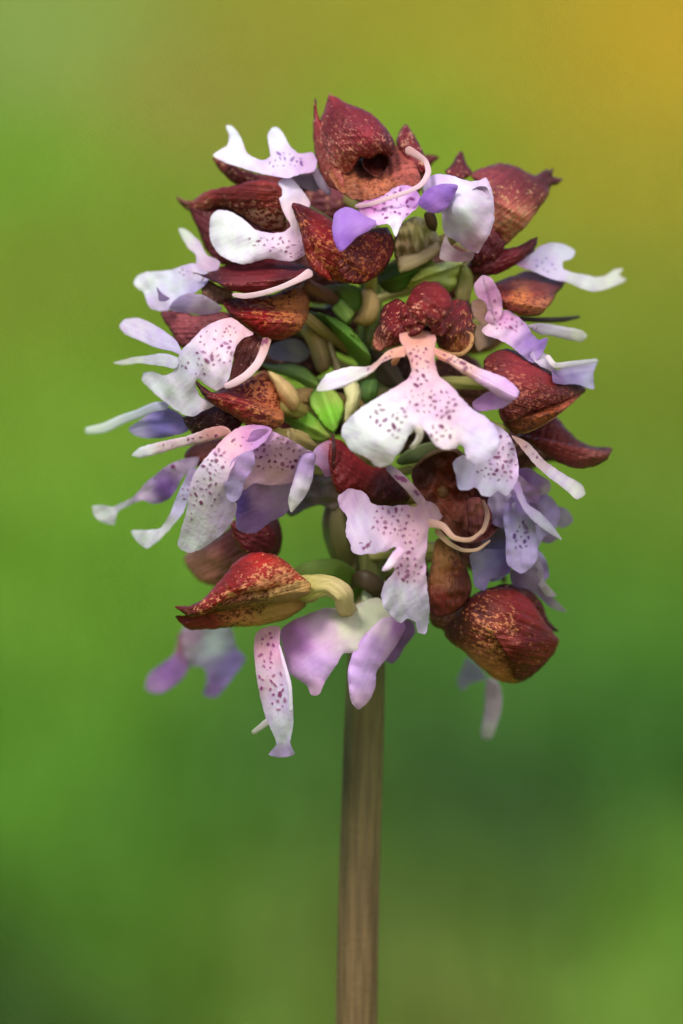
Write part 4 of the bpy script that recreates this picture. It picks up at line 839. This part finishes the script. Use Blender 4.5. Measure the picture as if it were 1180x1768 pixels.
f = Flower(600, 900, 2)
f.R('bract', [(686, 800, 8, 6), (716, 786, 10, 15), (752, 776, 10, 15), (790, 770, 7, 6)], [(84, 96, 60), (100, 112, 72), (104, 112, 70), (84, 84, 54)], mat='green', flat=0.3, roll=-20)
f.S('petal', [(500, 836), (530, 806), (560, 806), (582, 830), (592, 862), (576, 880), (552, 872), (526, 880), (502, 892), (488, 876)], [(510, 840, 2), (580, 850, 4)], [(510, 860, (96, 92, 92)), (550, 830, (126, 112, 116)), (575, 860, (120, 104, 88))], mat='green', rip=0.6, wl=40)
f.S('bract', [(566, 868), (590, 864), (606, 890), (612, 940), (616, 990), (600, 1000), (578, 976), (562, 940), (556, 904)], [(570, 880, 1), (606, 980, 2)], [(575, 885, (122, 104, 76)), (570, 930, (112, 124, 58)), (600, 980, (92, 84, 52))], mat='green', puff=1.0, ridge=0.6)
f.S('bract', [(424, 880), (458, 878), (480, 896), (488, 924), (482, 956), (452, 970), (430, 940)], [(430, 890, 4), (480, 930, 3)], [(440, 900, (92, 52, 70)), (474, 940, (78, 42, 40))], mat='green', puff=0.8, ridge=0.4)
f.R('bract', [(588, 856, 3, 4), (582, 890, 4, 12), (588, 940, 4, 16), (606, 1000, 2, 8)], [(120, 100, 74), (124, 116, 70), (112, 110, 60), (92, 86, 52)], mat='green', flat=0.35)
f.R('bract', [(600, 1010, 5, 8), (628, 1000, 8, 16), (650, 1014, 8, 16), (664, 1050, 6, 8)], [(82, 70, 46), (80, 64, 46), (76, 58, 44)], mat='green', flat=0.5)

# ---- right low flower, bluish lip hanging
f = Flower(880, 860, 9); f.ovary(880, w=9)
f.S('lip', [(878, 862), (900, 850), (918, 876), (924, 900), (928, 940), (928, 966), (914, 983), (900, 990), (888, 984), (878, 976), (874, 930), (870, 890)], [(890, 860, 15), (925, 930, 12), (895, 980, 14)], [(890, 870, (172, 148, 206)), (900, 910, (190, 182, 216)), (900, 960, (206, 188, 232)), (880, 900, (166, 160, 206))], spots=[(900, 926, 14, 26, 13, 3.6)], spotcol=(96, 60, 130), rip=0.3)
f.S('lip_lobe', [(812, 958), (830, 950), (850, 948), (872, 950), (882, 968), (880, 990), (862, 996), (848, 1000), (836, 1020), (822, 1014), (816, 986)], [(815, 965, 12), (875, 960, 12), (830, 1015, 11)], [(825, 970, (172, 168, 206)), (850, 970, (156, 148, 206)), (830, 1010, (170, 156, 204)), (876, 985, (132, 104, 180))], rip=0.3)
f.S('lip_lobe', [(882, 984), (906, 986), (926, 980), (934, 1000), (950, 1026), (978, 1056), (956, 1052), (934, 1034), (914, 1018), (886, 1010)], [(885, 990, 10), (925, 990, 9), (975, 1054, 2)], [(890, 998, (132, 112, 162)), (920, 1000, (168, 148, 190)), (945, 1030, (160, 140, 176)), (972, 1052, (190, 184, 186))], rip=0.2)
f.S('lip_lobe', [(848, 900), (868, 890), (878, 920), (878, 955), (850, 958), (842, 930)], 10.0, [(860, 920, (140, 134, 140)), (865, 950, (150, 148, 190))])
f.S('lip_arm', [(876, 836), (886, 828), (896, 830), (904, 852), (910, 868), (930, 882), (948, 900), (970, 932), (946, 918), (924, 902), (906, 882), (896, 864), (888, 846)], [(885, 835, 18.5), (910, 872, 16), (965, 928, 10)], [(886, 836, (214, 180, 236)), (905, 870, (216, 200, 236)), (940, 900, (212, 212, 226)), (966, 928, (206, 206, 210))], rip=0.1, puff=0.3)
f.S('petal', [(890, 812), (912, 808), (936, 822), (950, 832), (950, 848), (930, 856), (910, 852), (896, 836)], [(895, 830, 13), (945, 840, 8)], [(905, 830, (118, 80, 150)), (930, 835, (146, 116, 170)), (945, 846, (196, 176, 186))], rip=0.3)
f.S('petal', [(908, 856), (936, 860), (958, 872), (980, 880), (990, 900), (972, 912), (948, 900), (924, 884)], [(915, 865, 8), (985, 895, 0)], [(920, 865, (132, 104, 168)), (950, 880, (128, 118, 136)), (980, 895, (160, 150, 172))], rip=0.3)
f.S('petal', [(914, 900), (940, 906), (966, 926), (950, 938), (926, 930)], [(918, 905, 8), (960, 930, 4)], (140, 120, 150), rip=0.2)

f.S('petal', [(826, 862), (856, 846), (884, 858), (880, 900), (884, 960), (866, 1000), (840, 1004), (826, 980), (834, 930)], [(840, 860, 7), (880, 900, 8), (850, 1000, 7)], [(850, 870, (120, 96, 122)), (860, 930, (150, 140, 180)), (850, 990, (168, 158, 206))], rip=0.5, wl=40)
f.S('petal', [(896, 850), (926, 846), (952, 858), (968, 884), (960, 912), (938, 930), (922, 960), (914, 930), (906, 890)], [(900, 860, 9), (960, 890, 5), (922, 950, 8)], [(915, 865, (150, 116, 184)), (950, 880, (170, 150, 194)), (925, 930, (180, 166, 206))], rip=0.5, wl=36)
f.S('petal', [(872, 824), (892, 818), (916, 836), (936, 850), (926, 868), (900, 862), (880, 850)], [(880, 835, 15), (930, 855, 11)], [(885, 835, (206, 176, 220)), (925, 855, (176, 140, 196))], rip=0.3, wl=30)
f.S('lip_lobe', [(926, 956), (938, 980), (940, 1000), (960, 1030), (946, 1030), (928, 1008), (916, 990)], [(925, 960, 11), (955, 1030, 5)], [(930, 975, (196, 184, 214)), (955, 1025, (206, 200, 206))], rip=0.2)

f.S('lip_lobe', [(848, 852), (872, 848), (890, 862), (886, 890), (872, 912), (852, 906), (842, 880)], [(850, 860, 14), (885, 870, 15)], [(860, 865, (190, 176, 208)), (870, 900, (150, 132, 176))], rip=0.3, wl=30)
f.S('petal', [(900, 940), (926, 946), (944, 968), (948, 996), (930, 1008), (908, 990)], [(905, 950, 9), (945, 990, 6)], [(915, 955, (176, 164, 206)), (940, 990, (150, 130, 172))], rip=0.4, wl=30)

# ---- olive hood beside the central lower lip
f = Flower(775, 950, 13); f.ovary(960, w=12)
f.H('sepal', [(756, 930), (772, 932), (790, 950), (806, 980), (815, 1010), (812, 1030), (798, 1048), (776, 1062), (752, 1066), (738, 1044), (738, 1012), (746, 968)], [(750, 945, 14), (775, 1000, 12.5), (800, 1020, 11)], [(765, 960, (160, 144, 76)), (770, 1000, (160, 130, 76)), (765, 1035, (130, 58, 44)), (800, 1000, (76, 40, 32)), (750, 1060, (90, 44, 40)), (785, 985, (128, 92, 56))], 2.6, rip=0.6, wl=34, ridge=-0.5, fleck=[(760, 960, 0.2), (785, 990, 0.75), (770, 1030, 0.6)], fcol=(92, 44, 30))
f.H('sepal', [(744, 1050), (780, 1056), (800, 1044), (806, 1070), (790, 1096), (764, 1088), (746, 1078)], 7.0, (84, 66, 40), 1.5, fleck=0.3, fcol=(60, 30, 24))

# ---- big closed brown hood at the lower right
f = Flower(790, 1060, 7); f.ovary(1010, w=12)
f.H('sepal', [(767, 1092), (784, 1066), (800, 1044), (816, 1028), (850, 1014), (890, 1018), (918, 1038), (938, 1068), (954, 1090), (966, 1104), (960, 1124), (938, 1151), (906, 1176), (873, 1180), (852, 1170), (828, 1150), (806, 1130)], [(770, 1090, 8), (850, 1090, 10), (880, 1170, 7), (955, 1105, 5)], [(785, 1085, (66, 34, 26)), (820, 1050, (74, 36, 30)), (830, 1100, (104, 54, 34)), (828, 1142, (186, 140, 92)), (862, 1166, (182, 132, 84)), (870, 1090, (116, 50, 32)), (900, 1060, (110, 22, 20)), (890, 1130, (100, 26, 22)), (930, 1110, (84, 24, 22)), (920, 1155, (74, 28, 24))], 6.0, fleck=[(790, 1080, 0.35), (820, 1120, 0.5), (870, 1085, 0.75), (850, 1150, 0.7), (910, 1060, 0.15), (910, 1140, 0.2), (945, 1105, 0.1)], fcol=(196, 122, 80), ridge=0.5)
f.H('sepal', [(852, 1092), (884, 1098), (920, 1100), (964, 1106), (958, 1126), (938, 1150), (906, 1174), (888, 1172), (884, 1150), (868, 1120)], [(860, 1095, 15.2), (900, 1120, 14.6), (950, 1120, 9.5), (900, 1170, 10.5)], [(870, 1105, (120, 50, 34)), (910, 1120, (98, 24, 22)), (900, 1165, (78, 30, 24))], 0.5, fleck=0.25, fcol=(186, 108, 72))
f.H('sepal', [(836, 1022), (870, 1008), (912, 1016), (936, 1040), (948, 1070), (966, 1090), (940, 1086), (900, 1050)], [(850, 1020, 8), (950, 1080, 4)], (62, 26, 24), 1.0, fleck=0.2)
f.S('lip', [(842, 1172), (856, 1174), (864, 1186), (867, 1210), (864, 1234), (856, 1258), (846, 1276), (833, 1274), (833, 1250), (838, 1220), (838, 1190)], [(850, 1175, -8), (840, 1270, -11)], [(850, 1185, (176, 166, 176)), (852, 1220, (190, 176, 190)), (842, 1265, (196, 196, 196))], rip=0.2, puff=0.4)
f.S('lip_lobe', [(806, 1136), (826, 1150), (842, 1172), (826, 1176), (812, 1182), (798, 1192), (790, 1178), (798, 1156)], [(820, 1150, -12), (796, 1185, -16)], (156, 156, 180), rip=0.2)

# ---- flowers on the far side of the head, seen only through the gaps
def far_flower(x, y, d, ang, ln, wd, col, fl=0.35, lip=None):
    r = np.random.default_rng(int(x * 7 + y))
    f = Flower(x, y, d - 1); f.ovary(min(max(y + 50, 380), 1040), [((x + 640) / 2, y + 15, d * 0.45, 9)], w=9, col=((120, 124, 60), (130, 104, 64)))
    a = math.radians(ang); ca, sa = math.cos(a), math.sin(a)
    base = [(-0.5, 0.05), (-0.42, 0.3), (-0.15, 0.5), (0.15, 0.42), (0.36, 0.16), (0.58, 0.02), (0.34, -0.2), (0.1, -0.46), (-0.2, -0.5), (-0.44, -0.28)]
    pts = [(x + ln * u * ca - wd * v * sa, y + ln * u * sa + wd * v * ca) for u, v in [(p * r.uniform(0.92, 1.08), q * r.uniform(0.9, 1.1)) for p, q in base]]
    f.H('sepal', pts, d, col, 3.5, fleck=fl)
    flap = [(x + ln * u * ca - wd * v * sa, y + ln * u * sa + wd * v * ca) for u, v in [(-0.5, 0.0), (-0.2, 0.12), (0.2, 0.1), (0.6, 0.04), (0.3, -0.24), (0.05, -0.5), (-0.25, -0.5), (-0.46, -0.25)]]
    f.H('sepal', flap, d + 3.0, [c * 0.9 for c in col], 0.8, fleck=fl)
    if lip:
        f.S('lip', [(x + ln * u, y + wd * v) for u, v in [(-0.3, 0.3), (0.3, 0.3), (0.5, 0.9), (0.2, 1.1), (0.0, 0.9), (-0.25, 1.15), (-0.5, 0.95)]], [(x, y, d - 3), (x, y + wd, d - 5)], lip)

MRN, OLB, DKG = (84, 34, 34), (104, 82, 50), (74, 92, 44)  # hood colours kept dark, standing in for shadow inside the head
for args in [(560, 330, -6, 200, 130, 90, (110, 62, 66)), (700, 300, -6, 330, 110, 90, MRN), (545, 480, -5, 170, 120, 90, (104, 70, 56)),
             (470, 430, -8, 180, 150, 100, MRN), (600, 560, -7, 200, 150, 100, OLB, 0.2), (510, 610, -7, 180, 130, 90, (86, 60, 48)),
             (690, 640, -6, 10, 130, 110, (60, 44, 34)), (560, 700, -8, 180, 130, 100, (76, 60, 42)), (470, 760, -8, 170, 140, 100, MRN),
             (780, 470, -8, 350, 150, 100, (104, 72, 52)), (830, 570, -8, 0, 130, 90, (126, 96, 80), 0.2), (800, 670, -5, 10, 140, 110, (112, 84, 66), 0.3),
             (700, 740, -6, 20, 130, 100, (82, 78, 52), 0.1), (640, 870, -6, 100, 130, 90, (70, 50, 46)), (620, 960, -5, 95, 130, 80, (72, 56, 46), 0.2),
             (700, 1010, -6, 70, 110, 90, (66, 50, 40)), (850, 880, -6, 30, 130, 90, MRN), (830, 950, -9, 50, 120, 90, (80, 52, 52)), (900, 780, -6, 10, 120, 80, (92, 64, 70)),
             (430, 560, -8, 185, 130, 90, MRN), (410, 690, -8, 175, 120, 80, (76, 36, 40)), (440, 600, -9, 180, 110, 80, MRN)]:
    far_flower(*args)
